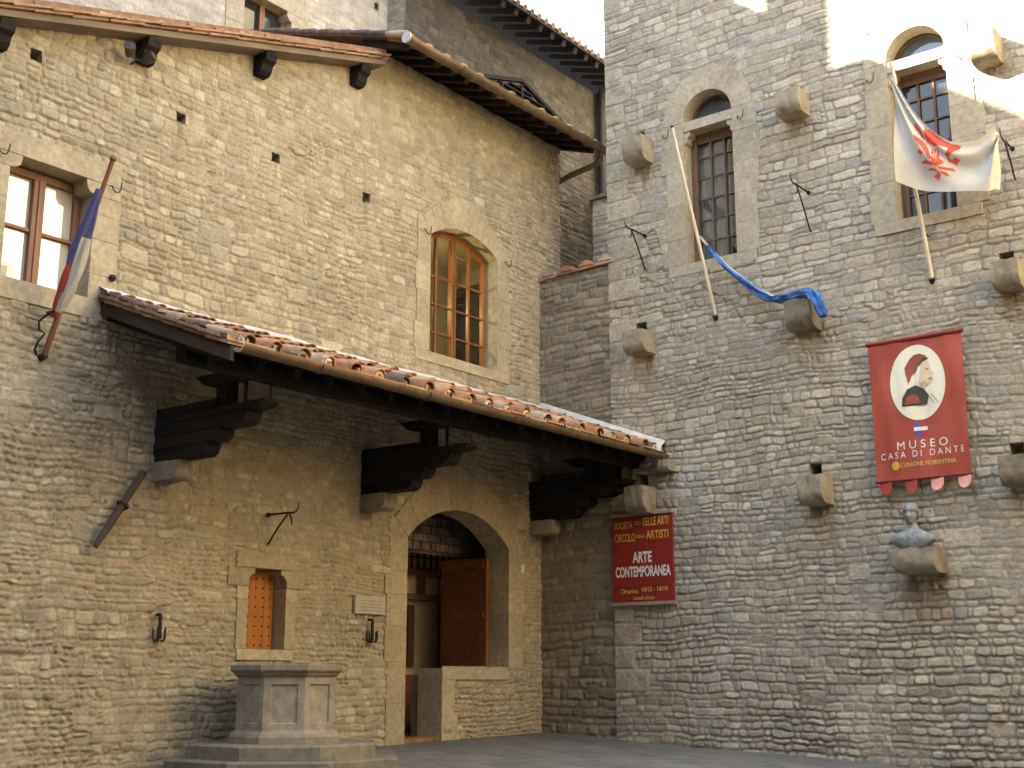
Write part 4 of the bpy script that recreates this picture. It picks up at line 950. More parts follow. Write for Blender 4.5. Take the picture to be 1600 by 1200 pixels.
s.prism([(-4.78, 11.2), (-4.42, 11.2), (-4.36, 11.22), (-4.32, 11.28), (-4.32, 11.357), (-4.78, 11.357)], RA, -0.3, 0.012, 0.5, 0, 0.004); s.prism([(-3.54, 11.357), (-3.54, 11.28), (-3.5, 11.22), (-3.44, 11.2), (-3.08, 11.2), (-3.08, 11.357)], RA, -0.3, 0.012, 0.5, 0, 0.004)
s.rect(-4.5, -3.4, 10.0, 10.248, RA, -0.3, 0.012, 0.5, 0, 0.006)
s.build('surround', M['ashlar_grey'], wo)

rb = empty('rear_block', (-4, 4, 0), 'brown stone building behind the roof with a deep dark timber eave against the sky', 'house')
RB = lambda u, z, d=0.0: (-2.0 + d, u, z)
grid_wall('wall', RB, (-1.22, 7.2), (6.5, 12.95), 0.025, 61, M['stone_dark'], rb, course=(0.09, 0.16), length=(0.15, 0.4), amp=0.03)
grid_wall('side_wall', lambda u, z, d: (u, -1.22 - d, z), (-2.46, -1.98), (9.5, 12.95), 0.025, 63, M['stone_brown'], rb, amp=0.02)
b = MB(); b.box((-2.05, -1.19, 4), (-8, 12, 12.9)); b.build('core', M['plaster'], rb)
b = MB(); b.add([(x, y, 12.98 + 0.30 * (-1.15 - x) + dz) for dz in (0, 0.10) for x in (-1.15, -8) for y in (-1.6, 12)], [(0, 2, 3, 1), (4, 5, 7, 6), (0, 1, 5, 4), (2, 6, 7, 3), (0, 4, 6, 2), (1, 3, 7, 5)], 0.3)
b.build('roof', M['wood_dark'], rb)
b = MB()
for i in range(40):
    y = -1.5 + i * 0.22; b.tube([(-1.13, y, 13.07), (-1.6, y, 13.21)], [0.06, 0.05], 10, rs.random() * 0.12)
b.build('eave_tiles', M['terracotta'], rb, smooth=50)
first = None
for i in range(22):
    yy = -1.3 + i * 0.38
    if first is None:
        t = MB(); t.bar((-2.1, yy, 13.05 + 0.2), (-1.22, yy, 12.99 - 0.06 + 0.01), 0.11, 0.14, 0.5); first = t.build('rafter', M['wood_dark'], rb)
    else:
        c = first.copy(); COL.objects.link(c); c.parent = rb; c.location = (0, i * 0.38, 0)
t = MB(); t.tube([(-1.86, 4.72, 13.0), (-1.86, 4.72, 10.6)], 0.085, 12); t.tube([(-1.86, 4.98, 13.0), (-1.86, 4.98, 10.6)], 0.11, 12); t.build('downpipe', M['pipe_dark'], rb, smooth=50)
yw = empty('yard_wall', (-1, 4.6, 0), 'low blue grey stone yard wall with a slab top in the gap beside the tower', 'wall')
grid_wall('wall', lambda u, z, d: (u, 4.53 - d, z), (-2.0, 0.2), (6.5, 10.46), 0.03, 71, M['stone_rear'], yw, amp=0.025)
b = MB(); b.box((-2.05, 4.47, 10.46), (0.2, 4.9, 10.54), 0.3); b.build('coping', M['step'], yw)
b = MB(); b.box((-2.05, 4.58, 5), (0.2, 4.85, 10.45), 0.3); b.build('core', M['plaster'], yw)

# house across the square: lights the warm front, shows as reflections in its windows
fc = empty('cream_house', (17, 3, 0), 'cream plastered house across the square facing the rubble stone house', 'house')
b = MB(); b.box((15.2, -6.5, 7.2), (22, 14, 15.2)); b.box((15.17, -6.5, -2), (22, 14, 7.19), 0.5, 1); b.build('wall', [M['cream'], M['ochre']], fc)
b = MB(); b.box((14.7, -6.9, 15.2), (22.4, 14.4, 15.45), 0.5); b.build('roof', M['terracotta_flat'], fc)
for zz in (1.2, 4.9, 8.8):
    for k in range(5):
        y = -4.6 + k * 3.6
        t = MB(); Mw = lambda u, z, d: (15.2 - d, -u, z)
        t.rect(-y - 0.7, -y + 0.7, zz - 0.1, zz + 1.9, Mw, -0.05, 0.06, 0.5); w1 = t.build('window', M['ashlar_grey'], fc)
        t = MB(); t.rect(-y - 0.52, -y + 0.52, zz + 0.05, zz + 1.75, Mw, 0.055, 0.075); t.build('pane', M['glass_dark'], w1)
dh = empty('light_blocking_house', (18, -18, 0), 'unseen dark brown block added across the square to hold back light', 'house')  # unseen blocks added dark to cut bounce and sky light on the walls
b = MB(); b.box((15.6, -34, -2), (23, -6.55, 14)); b.box((-3, -34, -2), (15.55, -23, 14)); b.build('wall', M['dark_blocker'], dh)
b = MB(); b.box((15.1, -34.4, 14), (23.4, -6.95, 14.25), 0.5); b.build('roof', M['terracotta_flat'], dh)
for zz in (1.2, 4.9):
    for k in range(6):
        y = -31 + k * 4.2
        t = MB(); Mw = lambda u, z, d: (15.6 - d, -u, z)
        t.rect(-y - 0.7, -y + 0.7, zz - 0.1, zz + 1.9, Mw, -0.05, 0.06, 0.5); w1 = t.build('window', M['ashlar_grey'], dh)
        t = MB(); t.rect(-y - 0.52, -y + 0.52, zz + 0.05, zz + 1.75, Mw, 0.055, 0.075); t.build('pane', M['glass_dark'], w1)
# ================================================================ WELL
wx, wy = 0.92, -5.985
well = empty('stone_well', (wx, wy, 0), 'octagonal grey stone well with recessed panels on two worn steps beside the wall', 'well')
def oct_ring(ap, z, cx=wx, cy=wy, clip=None):
    r_ = ap / math.cos(R(22.5)); p = [(cx + r_ * math.cos(R(22.5 + 45 * i)), cy + r_ * math.sin(R(22.5 + 45 * i)), z) for i in range(8)]
    return p
def clip_oct(ap, xmin=0.015):
    p = [(q[0], q[1]) for q in oct_ring(ap, 0)]; o = []
    for i in range(8):
        a, c = p[i], p[(i + 1) % 8]; ia, ic = a[0] >= xmin, c[0] >= xmin
        if ia: o.append(a)
        if ia != ic:
            k = (xmin - a[0]) / (c[0] - a[0]); o.append((xmin, a[1] + (c[1] - a[1]) * k))
    return o
ZB = 0.115
for ap, z0, z1, tn in ((1.24, -0.45, -0.035, 0.35), (1.0, -0.035, ZB, 0.6)):
    t = MB(); poly = clip_oct(ap); t.prism(poly, lambda u, z, d: (u, z, d), z0, z1, tn, 0, 0.014); t.build('step', M['step'], well)
t = MB(); t.rings([oct_ring(0.60, ZB), oct_ring(0.60, ZB + 0.07), oct_ring(0.585, ZB + 0.10), oct_ring(0.555, ZB + 0.13), oct_ring(0.545, ZB + 0.14)], 0.5); t.build('plinth', M['well'], well)
t = MB(); z0, z1 = ZB + 0.14, 0.82; ap = 0.535
t.rings([oct_ring(ap - 0.035, z0), oct_ring(ap - 0.035, z1)], 0.35)
for i in range(8):
    th = R(45 * i); nx, ny_ = math.cos(th), math.sin(th); tx, ty = -ny_, nx; hw = ap * math.tan(R(22.5))
    def P(a, z, o): return (wx + nx * o + tx * a, wy + ny_ * o + ty * a, z)
    O = [(-hw, z0), (hw, z0), (hw, z1), (-hw, z1)]; I = [(-hw + 0.075, z0 + 0.07), (hw - 0.075, z0 + 0.07), (hw - 0.075, z1 - 0.075), (-hw + 0.075, z1 - 0.075)]
    J = [(a * 0.93, z + (0.012 if z < 0.5 else -0.012)) for a, z in I]
    v = [P(a, z, ap) for a, z in O] + [P(a, z, ap) for a, z in I] + [P(a, z, ap + 0.008) for a, z in I] + [P(a, z, ap - 0.022) for a, z in J]
    v = v[:8] + v[12:]
    f = [(j, (j + 1) % 4, 4 + (j + 1) % 4, 4 + j) for j in range(4)] + [(4 + j, 4 + (j + 1) % 4, 8 + (j + 1) % 4, 8 + j) for j in range(4)] + [(8, 9, 10, 11)]
    t.add(v, f, 0.45 + 0.4 * rs.random())
t.build('drum', M['well'], well)
t = MB()
top = [(0.535, 0.815), (0.55, 0.83), (0.57, 0.845), (0.575, 0.865), (0.60, 0.875), (0.615, 0.895), (0.615, 0.945), (0.605, 0.955), (0.40, 0.957), (0.40, 0.55)]
t.rings([oct_ring(a, z) for a, z in top], 0.3, caps=False); t.build('rim', M['well'], well)
t = MB(); t.rings([oct_ring(0.42, 0.54), oct_ring(0.42, 0.60)], 0.0); t.build('well_cover', M['dark'], well)

# ================================================================ THINGS ON THE WALLS
# plaque
t = MB(); t.rect(-4.07, -3.50, 1.63, 1.87, ML, 0.0, 0.05, 0.5, 0, 0.008)
pq = t.build('wall_plaque', M['plaque'], base=(0, -3.8, 1.75)); tag(pq, 'small rectangular grey stone plaque above a torch holder', 'plaque')
for k in range(4):
    t = MB(); t.rect(-4.0, -3.56 - 0.05 * (k % 2), 1.80 - k * 0.042, 1.807 - k * 0.042, ML, 0.049, 0.0508); t.build('worn_inscription', M['step'], pq)
# bell push
t = MB(); t.rect(-0.53, -0.46, 2.38, 2.50, ML, 0.0, 0.045, 0.5, 0, 0.006); tag(t.build('entry_panel', M['paint_white'], base=(0.02, -0.5, 2.4)), 'tiny white rectangular box beside the arched doorway', 'doorbell')
# torch holders
def torch(y, z, label):
    o = empty('torch_holder', (0.0, y, z), label, 'torch holder', 'iron torch holders on the house wall')
    t = MB(); t.tube([(0.0, y, z + 0.29), (0.06, y, z + 0.29), (0.07, y, z + 0.27), (0.07, y, z + 0.02)], [0.018, 0.018, 0.02, 0.024], 8); t.tube([(0.07, y, z + 0.30), (0.07, y, z + 0.24)], [0.012, 0.028], 8); t.build('stem', M['iron'], o)
    for a in range(5):
        q = R(72 * a + 20); c, s_ = math.cos(q), math.sin(q)
        t = MB(); t.tube([(0.07 + 0.02 * c, y + 0.02 * s_, z), (0.07 + 0.055 * c, y + 0.055 * s_, z + 0.0), (0.07 + 0.075 * c, y + 0.075 * s_, z + 0.05), (0.07 + 0.07 * c, y + 0.07 * s_, z + 0.12), (0.07 + 0.085 * c, y + 0.085 * s_, z + 0.15)], [0.012, 0.012, 0.011, 0.01, 0.005], 6); t.build('prong', M['iron'], o)
torch(-7.13, 1.21, 'black iron pronged torch holder below a small square stone, well left of the well')
torch(-3.77, 1.27, 'black iron pronged torch holder directly under the stone plaque')
# iron brackets with a hook
def wall_arm(Mf, u, z, reach, drop, label):
    base = Mf(u, z, 0)
    o = empty('iron_bracket', base, label, 'bracket', 'iron wall brackets with hooked ends')
    t = MB(); t.tube([Mf(u, z, 0), Mf(u, z + 0.0, reach * 0.8), Mf(u, z - 0.01, reach)], 0.013, 8); t.tube([Mf(u, z, 0), Mf(u, z, 0.03)], 0.03, 8); t.build('arm', M['iron'], o)
    t = MB(); t.tube([Mf(u, z - drop, 0), Mf(u, z - drop, 0.03), Mf(u, z - drop * 0.5, reach * 0.4), Mf(u, z - 0.02, reach * 0.78)], 0.012, 8); t.build('strut', M['iron'], o)
    t = MB(); t.tube([Mf(u, z - 0.01, reach), Mf(u, z + 0.005, reach + 0.05), Mf(u, z + 0.05, reach + 0.085), Mf(u, z + 0.12, reach + 0.09)], [0.011, 0.01, 0.008, 0.005], 6)
    t.tube([Mf(u, z - 0.01, reach * 0.84), Mf(u + 0.03, z - 0.07, reach * 0.86), Mf(u + 0.02, z - 0.14, reach * 0.9), Mf(u, z - 0.16, reach * 0.96)], [0.01, 0.012, 0.01, 0.005], 6); t.build('hook', M['iron'], o)
wall_arm(ML, -5.58, 2.77, 0.46, 0.36, 'black iron bracket with a drop hook above the small shuttered window')
wall_arm(MR, 2.08, 7.51, 0.50, 0.56, 'thin iron bracket with a curled tip by the left edge of the tower')
wall_arm(MR, 4.83, 7.55, 0.50, 0.58, 'thin iron bracket between the two slim tower windows')
wall_arm(MR, 7.66, 7.46, 0.40, 0.42, 'thin iron bracket carrying the corner of the white flag')
# u-shaped hooks
def u_hook(Mf, u, z, label, s=1.0):
    t = MB(); t.tube([Mf(u - 0.055 * s, z + 0.0, 0.0), Mf(u - 0.055 * s, z - 0.01, 0.05), Mf(u - 0.05 * s, z - 0.05, 0.06), Mf(u - 0.02 * s, z - 0.075, 0.065), Mf(u + 0.02 * s, z - 0.07, 0.065), Mf(u + 0.045 * s, z - 0.03, 0.065), Mf(u + 0.055 * s, z + 0.06, 0.065)], 0.008, 6)
    tag(t.build('wall_hook', M['iron_rust'], base=Mf(u, z, 0)), label, 'hook', 'small iron hooks beside windows')
u_hook(ML, -2.78, 7.28, 'small iron hook at the near shoulder of the arched house window')
u_hook(ML, -0.86, 7.27, 'small iron hook on the corner side of the arched house window')
u_hook(ML, -8.08, 6.28, 'small iron hook by the top of the wooden flagpole')
u_hook(ML, -9.47, 6.28, 'small iron hook at the edge of the picture beside the bright window')
u_hook(MR, 2.53, 9.07, 'small iron hook beside the tip of the blue-clothed pole')
u_hook(MR, 3.83, 9.03, 'small iron hook on the right of the shaded tower window')
u_hook(MR, 5.86, 8.99, 'small iron hook to the left of the white flag')
u_hook(MR, 7.12, 8.95, 'small iron hook in sunlight near the upper corbel')
# spotlights
sp = empty('twin_spotlight', (0, -7.98, 7.9), 'pair of small dark spotlights fixed high under the roof verge', 'spotlight')
t = MB(); t.tube([(0, -7.98, 7.86), (0.12, -7.98, 7.88), (0.12, -8.1, 7.9)], 0.012, 6); t.tube([(0.12, -7.98, 7.88), (0.12, -7.86, 7.92)], 0.012, 6); t.build('arm', M['iron'], sp)
for a, dy in ((-8.1, -0.06), (-7.86, 0.04)):
    t = MB(); t.tube([(0.08, a - dy * 0.4, 7.90), (0.14, a, 7.92), (0.22, a + dy, 7.96)], [0.03, 0.055, 0.065], 12); t.build('lamp_head', M['lamp'], sp, smooth=40)
t = MB(); t.sphere((0.04, -8.04, 5.2), 0.045, 8); t.tube([(0, -8.04, 5.2), (0.04, -8.04, 5.2)], 0.02, 6); tag(t.build('iron_boss', M['iron'], base=(0, -8.04, 5.2)), 'round dark iron boss just above the high end of the canopy', 'boss')
# slanting bar
br = empty('iron_bar', (0.1, -7.75, 2.65), 'dark slanting bar held to the wall by an iron ring', 'bar')
t = MB(); t.tube([(0.10, -8.05, 2.18), (0.11, -7.9, 2.42), (0.13, -7.52, 3.05)], [0.03, 0.042, 0.042], 10); t.build('shaft', M['iron_rust'], br, smooth=50)
t = MB(); d = Vector((0, 0.51, 0.82)).normalized(); c0 = Vector((0.115, -7.75, 2.66)); sx = Vector((1, 0, 0)); sy = d.cross(sx)
t.tube([c0 + (sx * math.cos(q) + sy * math.sin(q)) * 0.06 for q in [2 * math.pi * i / 14 for i in range(15)]], 0.018, 6); t.tube([(0, -7.66, 2.62), (0.09, -7.70, 2.66)], 0.02, 6); t.tube([(0, -7.60, 2.83), (0.09, -7.64, 2.86)], 0.014, 6); t.build('ring', M['iron_rust'], br)

# ---- museum banner
BW = (5.60, 6.84, 3.30, 5.15)
def wave(u, z):
    f = np.clip((z - 3.3) / 1.85, 0, 1)
    return 0.12 + 0.016 * np.sin(u * 8.0 + 0.9 * z) * (0.3 + 0.7 * (1 - f)) + 0.005 * np.sin(u * 19 + z * 2.6) + 0.006 * np.sin(z * 6 - u * 3)
def MW(lift): return lambda u, z: (u, -float(wave(u, z)) - lift, z)
def sheet(mb, f, u0, u1, z0, z1, nu, nz, tone=0.5, mat=0):
    v = [f(u0 + (u1 - u0) * i / nu, z0 + (z1 - z0) * j / nz) for i in range(nu + 1) for j in range(nz + 1)]
    mb.add(v, [(i * (nz + 1) + j, (i + 1) * (nz + 1) + j, (i + 1) * (nz + 1) + j + 1, i * (nz + 1) + j + 1) for i in range(nu) for j in range(nz)], tone, mat)
def flat_poly(mb, f, poly, mat=0, cuts=3):
    """polygon triangulated as a fan about its centre, split so that it follows a wavy sheet"""
    n = len(poly); cu = sum(p[0] for p in poly) / n; cz_ = sum(p[1] for p in poly) / n; v = [f(cu, cz_)]
    for k in range(1, cuts + 1): v += [f(cu + (p[0] - cu) * k / cuts, cz_ + (p[1] - cz_) * k / cuts) for p in poly]
    fs = [(0, 1 + i, 1 + (i + 1) % n) for i in range(n)]
    for k in range(cuts - 1): fs += [(1 + k * n + i, 1 + (k + 1) * n + i, 1 + (k + 1) * n + (i + 1) % n, 1 + k * n + (i + 1) % n) for i in range(n)]
    mb.add(v, fs, 0.5, mat)
def text2d(s, cu, cz_, w_, h_, bold=0.0):
    c = bpy.data.curves.new('t', 'FONT'); c.body = s; c.size = 1; c.offset = bold; c.resolution_u = 4; c.fill_mode = 'FRONT'
    o = bpy.data.objects.new('t', c); COL.objects.link(o); dg = bpy.context.evaluated_depsgraph_get()
    me = bpy.data.meshes.new_from_object(o.evaluated_get(dg)); vs = [tuple(v.co) for v in me.vertices]; fs = [tuple(p.vertices) for p in me.polygons]
    bpy.data.objects.remove(o); bpy.data.curves.remove(c); bpy.data.meshes.remove(me)
    x0, x1 = min(v[0] for v in vs), max(v[0] for v in vs); y0, y1 = min(v[1] for v in vs), max(v[1] for v in vs)
    return [(cu + ((v[0] - x0) / (x1 - x0) - 0.5) * w_, cz_ + ((v[1] - y0) / (y1 - y0) - 0.5) * h_) for v in vs], fs
bn = empty('museum_banner', (6.22, -0.12, 3.3), 'bright red hanging cloth banner with a white oval portrait and scalloped tabs', 'banner')
t = MB(); sheet(t, MW(0), BW[0], BW[1], BW[2], BW[3], 40, 40); t.build('cloth', M['banner_red'], bn, smooth=180)
t = MB(); t.tube([(BW[0] - 0.03, -0.12, BW[3] + 0.0), (BW[1] + 0.03, -0.12, BW[3])], 0.028, 10); t.build('top_rod', M['banner_dark'], bn, smooth=50)
t = MB(); t.tube([(BW[0] - 0.01, -0.13, BW[2]), (BW[1] + 0.01, -0.13, BW[2])], 0.022, 10); t.build('bottom_rod', M['banner_dark'], bn, smooth=50)
t = MB()
for u in (5.75, 6.69): t.tube([(u, 0, BW[3] + 0.01), (u, -0.12, BW[3] + 0.01)], 0.012, 6)
t.build('fixing', M['iron'], bn)
for k, (u, mt) in enumerate(((5.72, 'banner_red'), (6.06, 'banner_red'), (6.40, 'banner_pink'), (6.75, 'banner_pink'))):
    t = MB(); n = 10; top_ = BW[2] - 0.015
    pl = [(-0.085, 0), (-0.08, -0.10), (-0.05, -0.15), (0, -0.165), (0.05, -0.15), (0.08, -0.10), (0.085, 0)]
    t.add([(u + a, -0.13 - 0.05 * (1 if k > 1 else 0.3) * (-z / 0.16) ** 1.5 - 0.02 * math.sin(a * 18), top_ + z) for a, z in pl] + [(u + a, -0.13 + 0.004, top_ + z * 0.98) for a, z in pl], [tuple(range(7))[::-1], tuple(range(7, 14))] + [(i, i + 1, i + 8, i + 7) for i in range(6)], 0.5)
    t.build('tab', M[mt], bn)
OC, OA, OB = (6.235, 4.555), 0.365, 0.50
def oval_pt(X, Y):
    return (OC[0] + (X - 857) / 170 * OA, OC[1] - ((Y - 388) + 0.12 * (X - 857)) / 237 * OB)
t = MB(); flat_poly(t, MW(0.004), [(OC[0] + OA * math.cos(q), OC[1] + OB * math.sin(q)) for q in [2 * math.pi * i / 48 for i in range(48)]], cuts=8); t.build('oval_panel', M['paint_cream'], bn)
port = [('paint_skin', [[(862, 395), (866, 330), (880, 280), (905, 258), (930, 262), (942, 290), (944, 312), (960, 336), (950, 348), (954, 366), (948, 388), (925, 405), (890, 425), (868, 420)]]),
        ('paint_cap', [[(790, 340), (785, 300), (815, 245), (845, 215), (880, 208), (915, 220), (935, 242), (900, 250), (872, 280), (852, 320), (828, 345), (812, 360)], [(790, 335), (825, 345), (815, 375), (803, 400)]]),
        ('paint_coat', [[(755, 545), (762, 490), (795, 435), (845, 408), (895, 432), (922, 470), (908, 528)], [(905, 235), (935, 242), (900, 254), (874, 284), (866, 284), (885, 256)]])]
for k, (mt, polys) in enumerate(port):
    for j, pl in enumerate(polys):
        t = MB(); flat_poly(t, MW(0.008 + 0.003 * k + 0.001 * j), [oval_pt(*p) for p in pl][::-1], cuts=3); t.build('portrait', M[mt], bn)
for mt, lf, pl in (('paint_white', 0.0145, [(862, 300), (872, 282), (884, 300), (878, 340), (868, 385), (856, 400), (846, 380), (852, 340)]), ('paint_coat', 0.0155, [(912, 306), (930, 304), (932, 309), (914, 312)]), ('paint_cap', 0.0155, [(926, 366), (950, 364), (950, 369), (928, 372)]), ('paint_shade', 0.0135, [(872, 395), (900, 380), (930, 400), (890, 425), (868, 420)])):
    t = MB(); flat_poly(t, MW(lf), [oval_pt(*p) for p in pl][::-1], cuts=2); t.build('portrait', M[mt], bn)
t = MB(); flat_poly(t, MW(0.018), [oval_pt(*p) for p in [(775, 535), (785, 490), (830, 465), (860, 480), (862, 520)]][::-1], cuts=2); t.build('portrait', M['paint_cap'], bn)
t = MB()
for a, c in (((915, 465), (950, 522)), ((935, 462), (976, 516))):
    p0, p1 = oval_pt(*a), oval_pt(*c); flat_poly(t, MW(0.012), [(p0[0] - 0.004, p0[1]), (p1[0] - 0.004, p1[1]), (p1[0] + 0.004, p1[1]), (p0[0] + 0.004, p0[1])], cuts=2)
t.build('portrait', M['paint_coat'], bn)
sh = (6.235, 3.93)
for mt, pl, lf in (('paint_blue', [(-0.085, 0.09), (0, 0.09), (0, -0.11), (-0.05, -0.075), (-0.085, -0.02)][::-1], 0.004), ('cloth_red', [(0, 0.09), (0.085, 0.09), (0.085, -0.02), (0.05, -0.075), (0, -0.11)][::-1], 0.005), ('paint_white', [(-0.085, -0.015), (0.085, -0.015), (0.085, 0.035), (-0.085, 0.035)], 0.009)):
    t = MB(); flat_poly(t, MW(lf), [(sh[0] + a, sh[1] + z) for a, z in pl], cuts=2); t.build('shield', M[mt], bn)
def lettering(parent, f, items, mt):
    for (s_, cu, cz_, w_, h_, bd) in items:
        t = MB(); vs, fs = text2d(s_, cu, cz_, w_, h_, bd); t.add([f(a, z) for a, z in vs], fs); t.build('lettering', M[mt], parent)
def spaced(s_): return '\u2009'.join(s_)
lettering(bn, MW(0.006), [('M U S E O', 6.24, 3.745, 0.66, 0.105, 0.0), ('C A S A   D I   D A N T E', 6.225, 3.625, 1.10, 0.085, 0.0)], 'paint_white')
lettering(bn, MW(0.006), [("L'UNIONE FIORENTINA", 6.30, 3.49, 0.72, 0.06, 0.008)], 'paint_yellow')
t = MB(); flat_poly(t, MW(0.006), [(5.87 + 0.055 * math.cos(q), 3.49 + 0.06 * math.sin(q)) for q in [2 * math.pi * i / 16 for i in range(16)]], cuts=2); t.build('badge', M['paint_gold'], bn)

# ---- art society sign
sg = empty('gallery_sign', (1.92, -0.06, 1.87), 'dark red rectangular sign with gold and white lettering at the foot of the canopy', 'sign')
t = MB(); t.rect(1.40, 2.45, 1.89, 3.17, MR, 0.03, 0.06, 0.5); t.build('board', M['sign_red'], sg)
t = MB(); t.rect(1.385, 2.465, 3.16, 3.21, MR, 0.0, 0.085, 0.5); t.rect(1.385, 2.465, 1.845, 1.895, MR, 0.0, 0.085, 0.5); t.build('rail', M['sign_bar'], sg, bevel=0.006)
fS = lambda u, z: (u, -0.064, z)
def sx_(X): return 1.40 + (X - 45) / 700 * 1.05
def sz_(Y): return 3.19 - (Y - 100) / 1035 * 1.32
lettering(sg, fS, [('SOCIET\u00c0', sx_(182), sz_(215), 0.33, 0.125, 0.02), ('DELLE', sx_(352), sz_(208), 0.13, 0.05, 0.01), ('BELLE ARTI', sx_(560), sz_(200), 0.44, 0.125, 0.02),
                   ('CIRCOLO', sx_(200), sz_(372), 0.36, 0.125, 0.02), ('DEGLI', sx_(382), sz_(365), 0.14, 0.05, 0.01), ('ARTISTI', sx_(575), sz_(355), 0.38, 0.125, 0.02)], 'paint_gold')
lettering(sg, fS, [('ARTE', sx_(395), sz_(605), 0.33, 0.16, 0.03), ('CONTEMPORANEA', sx_(400), sz_(768), 0.95, 0.16, 0.03)], 'paint_white')
lettering(sg, fS, [('Orario:', sx_(237), sz_(990), 0.30, 0.065, 0.014), ('10/12 - 16/19', sx_(530), sz_(975), 0.44, 0.065, 0.014), ('Luned\u00ec chiuso', sx_(408), sz_(1068), 0.36, 0.058, 0.012)], 'paint_yellow')

# ---- bronze bust
bx, by, bz = 6.06, -0.20, 2.40
bu = empty('bronze_bust', (bx, by, bz), 'weathered grey green bronze bust of a man in a cap on a stone shelf', 'bust')
t = MB(); rings = []; N = 28                              # shoulders, chest and neck in one surface
for z, hx, hy, oy in ((0.0, 0.11, 0.07, 0.0), (0.03, 0.15, 0.085, 0.0), (0.07, 0.195, 0.10, 0.0), (0.12, 0.225, 0.105, 0.0), (0.165, 0.215, 0.095, 0.005), (0.195, 0.165, 0.085, 0.01), (0.215, 0.105, 0.07, 0.012), (0.235, 0.068, 0.06, 0.01), (0.27, 0.056, 0.056, 0.0), (0.31, 0.054, 0.055, -0.005)):
    ring = []
    for i in range(N):
        q = 2 * math.pi * i / N; c, s_ = math.cos(q), math.sin(q)
        fold = 1 + 0.05 * math.sin(q * 7 + z * 30) * (1 if z < 0.2 else 0)
        e = 0.75
        hx2 = hx * (1.22 if z < 0.2 else 1.0)
        ring.append((bx + hx2 * math.copysign(abs(c) ** e, c) * fold, by + oy + hy * math.copysign(abs(s_) ** e, s_) * fold, bz + z - 0.05 * abs(c) ** 3 * (1 if 0.1 < z < 0.2 else 0)))
    rings.append(ring)
t.rings(rings, 0.5)
t.build('shoulders', M['bronze'], bu, smooth=60)
t = MB(); n, m = 36, 24; hc = Vector((bx - 0.0, by - 0.02, bz + 0.385)); v = []
for i in range(m + 1):
    a = math.pi * i / m
    for j in range(n):
        q = 2 * math.pi * j / n; x, y, z = math.sin(a) * math.sin(q), -math.sin(a) * math.cos(q), math.cos(a)
        jaw = 1 - 0.28 * max(0, -z) ** 1.3
        p = Vector((x * 0.074 * jaw, y * 0.092, z * 0.115))
        fr = max(0, -y)                                     # face front
        g_ = lambda cx_, cz2, sx2, sz2: math.exp(-((p.x - cx_) / sx2) ** 2 - ((p.z - cz2) / sz2) ** 2)
        dd = 0.030 * g_(0, -0.012, 0.013, 0.030) + 0.012 * g_(0, -0.030, 0.02, 0.012) - 0.016 * (g_(0.03, 0.012, 0.017, 0.012) + g_(-0.03, 0.012, 0.017, 0.012)) + 0.008 * g_(0, 0.032, 0.05, 0.010) + 0.008 * g_(0, -0.058, 0.024, 0.008) - 0.006 * g_(0, -0.066, 0.03, 0.005) + 0.010 * g_(0, -0.09, 0.024, 0.016)
        p.y -= dd * (1 if fr > 0.2 else 0)
        v.append(hc + p)
t.add(v, [(i * n + j, (i + 1) * n + j, (i + 1) * n + (j + 1) % n, i * n + (j + 1) % n) for i in range(m) for j in range(n)])
for sgn in (-1, 1): t.sphere((hc.x + sgn * 0.072, hc.y + 0.01, hc.z - 0.005), (0.012, 0.022, 0.032), 10)
t.build('head', M['bronze'], bu, smooth=70)
t = MB(); rings = []
for z, k in ((0.035, 1.10), (0.05, 1.16), (0.065, 1.14), (0.085, 1.08), (0.11, 0.92), (0.128, 0.66), (0.138, 0.3)):
    rings.append([(hc.x + 0.074 * k * math.cos(q), hc.y + 0.006 + 0.095 * k * math.sin(q), hc.z + z) for q in [2 * math.pi * i / 24 for i in range(24)]])
t.rings(rings, 0.5)
for sgn in (-1, 1): t.tube([(hc.x + sgn * 0.078, hc.y + 0.0, hc.z + 0.045), (hc.x + sgn * 0.082, hc.y + 0.012, hc.z - 0.03), (hc.x + sgn * 0.066, hc.y + 0.015, hc.z - 0.06)], [0.014, 0.015, 0.008], 8)
t.build('cap', M['bronze'], bu, smooth=60)

bu.scale = (1.14, 1.14, 1.12)
# ---- flags
# furled flag on the leaning wooden pole
fl = empty('furled_flag', (0.05, -8.8, 4.15), 'furled blue, white and red flag on a leaning brown wooden pole', 'flag')
A, B = Vector((0.05, -8.80, 4.15)), Vector((0.95, -8.75, 6.14))
t = MB(); t.tube([A, A.lerp(B, 0.5), B], [0.032, 0.028, 0.024], 10); t.build('pole', M['pole_wood'], fl, smooth=50)
t = MB(); t.sphere(B + (B - A).normalized() * 0.02, 0.04, 10); t.build('finial', M['pole_wood'], fl, smooth=180)
t = MB(); P_ = lambda k: A.lerp(B, k)
cl = []; nseg = 52; nn = 28; pts = []; rad = []
for i in range(nseg + 1):
    k = 0.20 + 0.66 * i / nseg; p = P_(k)
    sag = 0.085 * math.sin(math.pi * (i / nseg)) ** 1.2
    pts.append(p + Vector((-0.015, -0.03, -0.02)) * 1.0 + Vector((0.0, 0.0, -sag))); rad.append(0.024 + 0.058 * math.sin(math.pi * min(1, (i / nseg) ** 0.85)) ** 0.9)
v = []; tt = MB()
tt.tube(pts, rad, nn, rx=lambda j, i: 1 + 0.26 * math.sin(j * 2 * math.pi / nn * 5 + i * 0.12) + 0.12 * math.sin(j * 2 * math.pi / nn * 9 - i * 0.17))
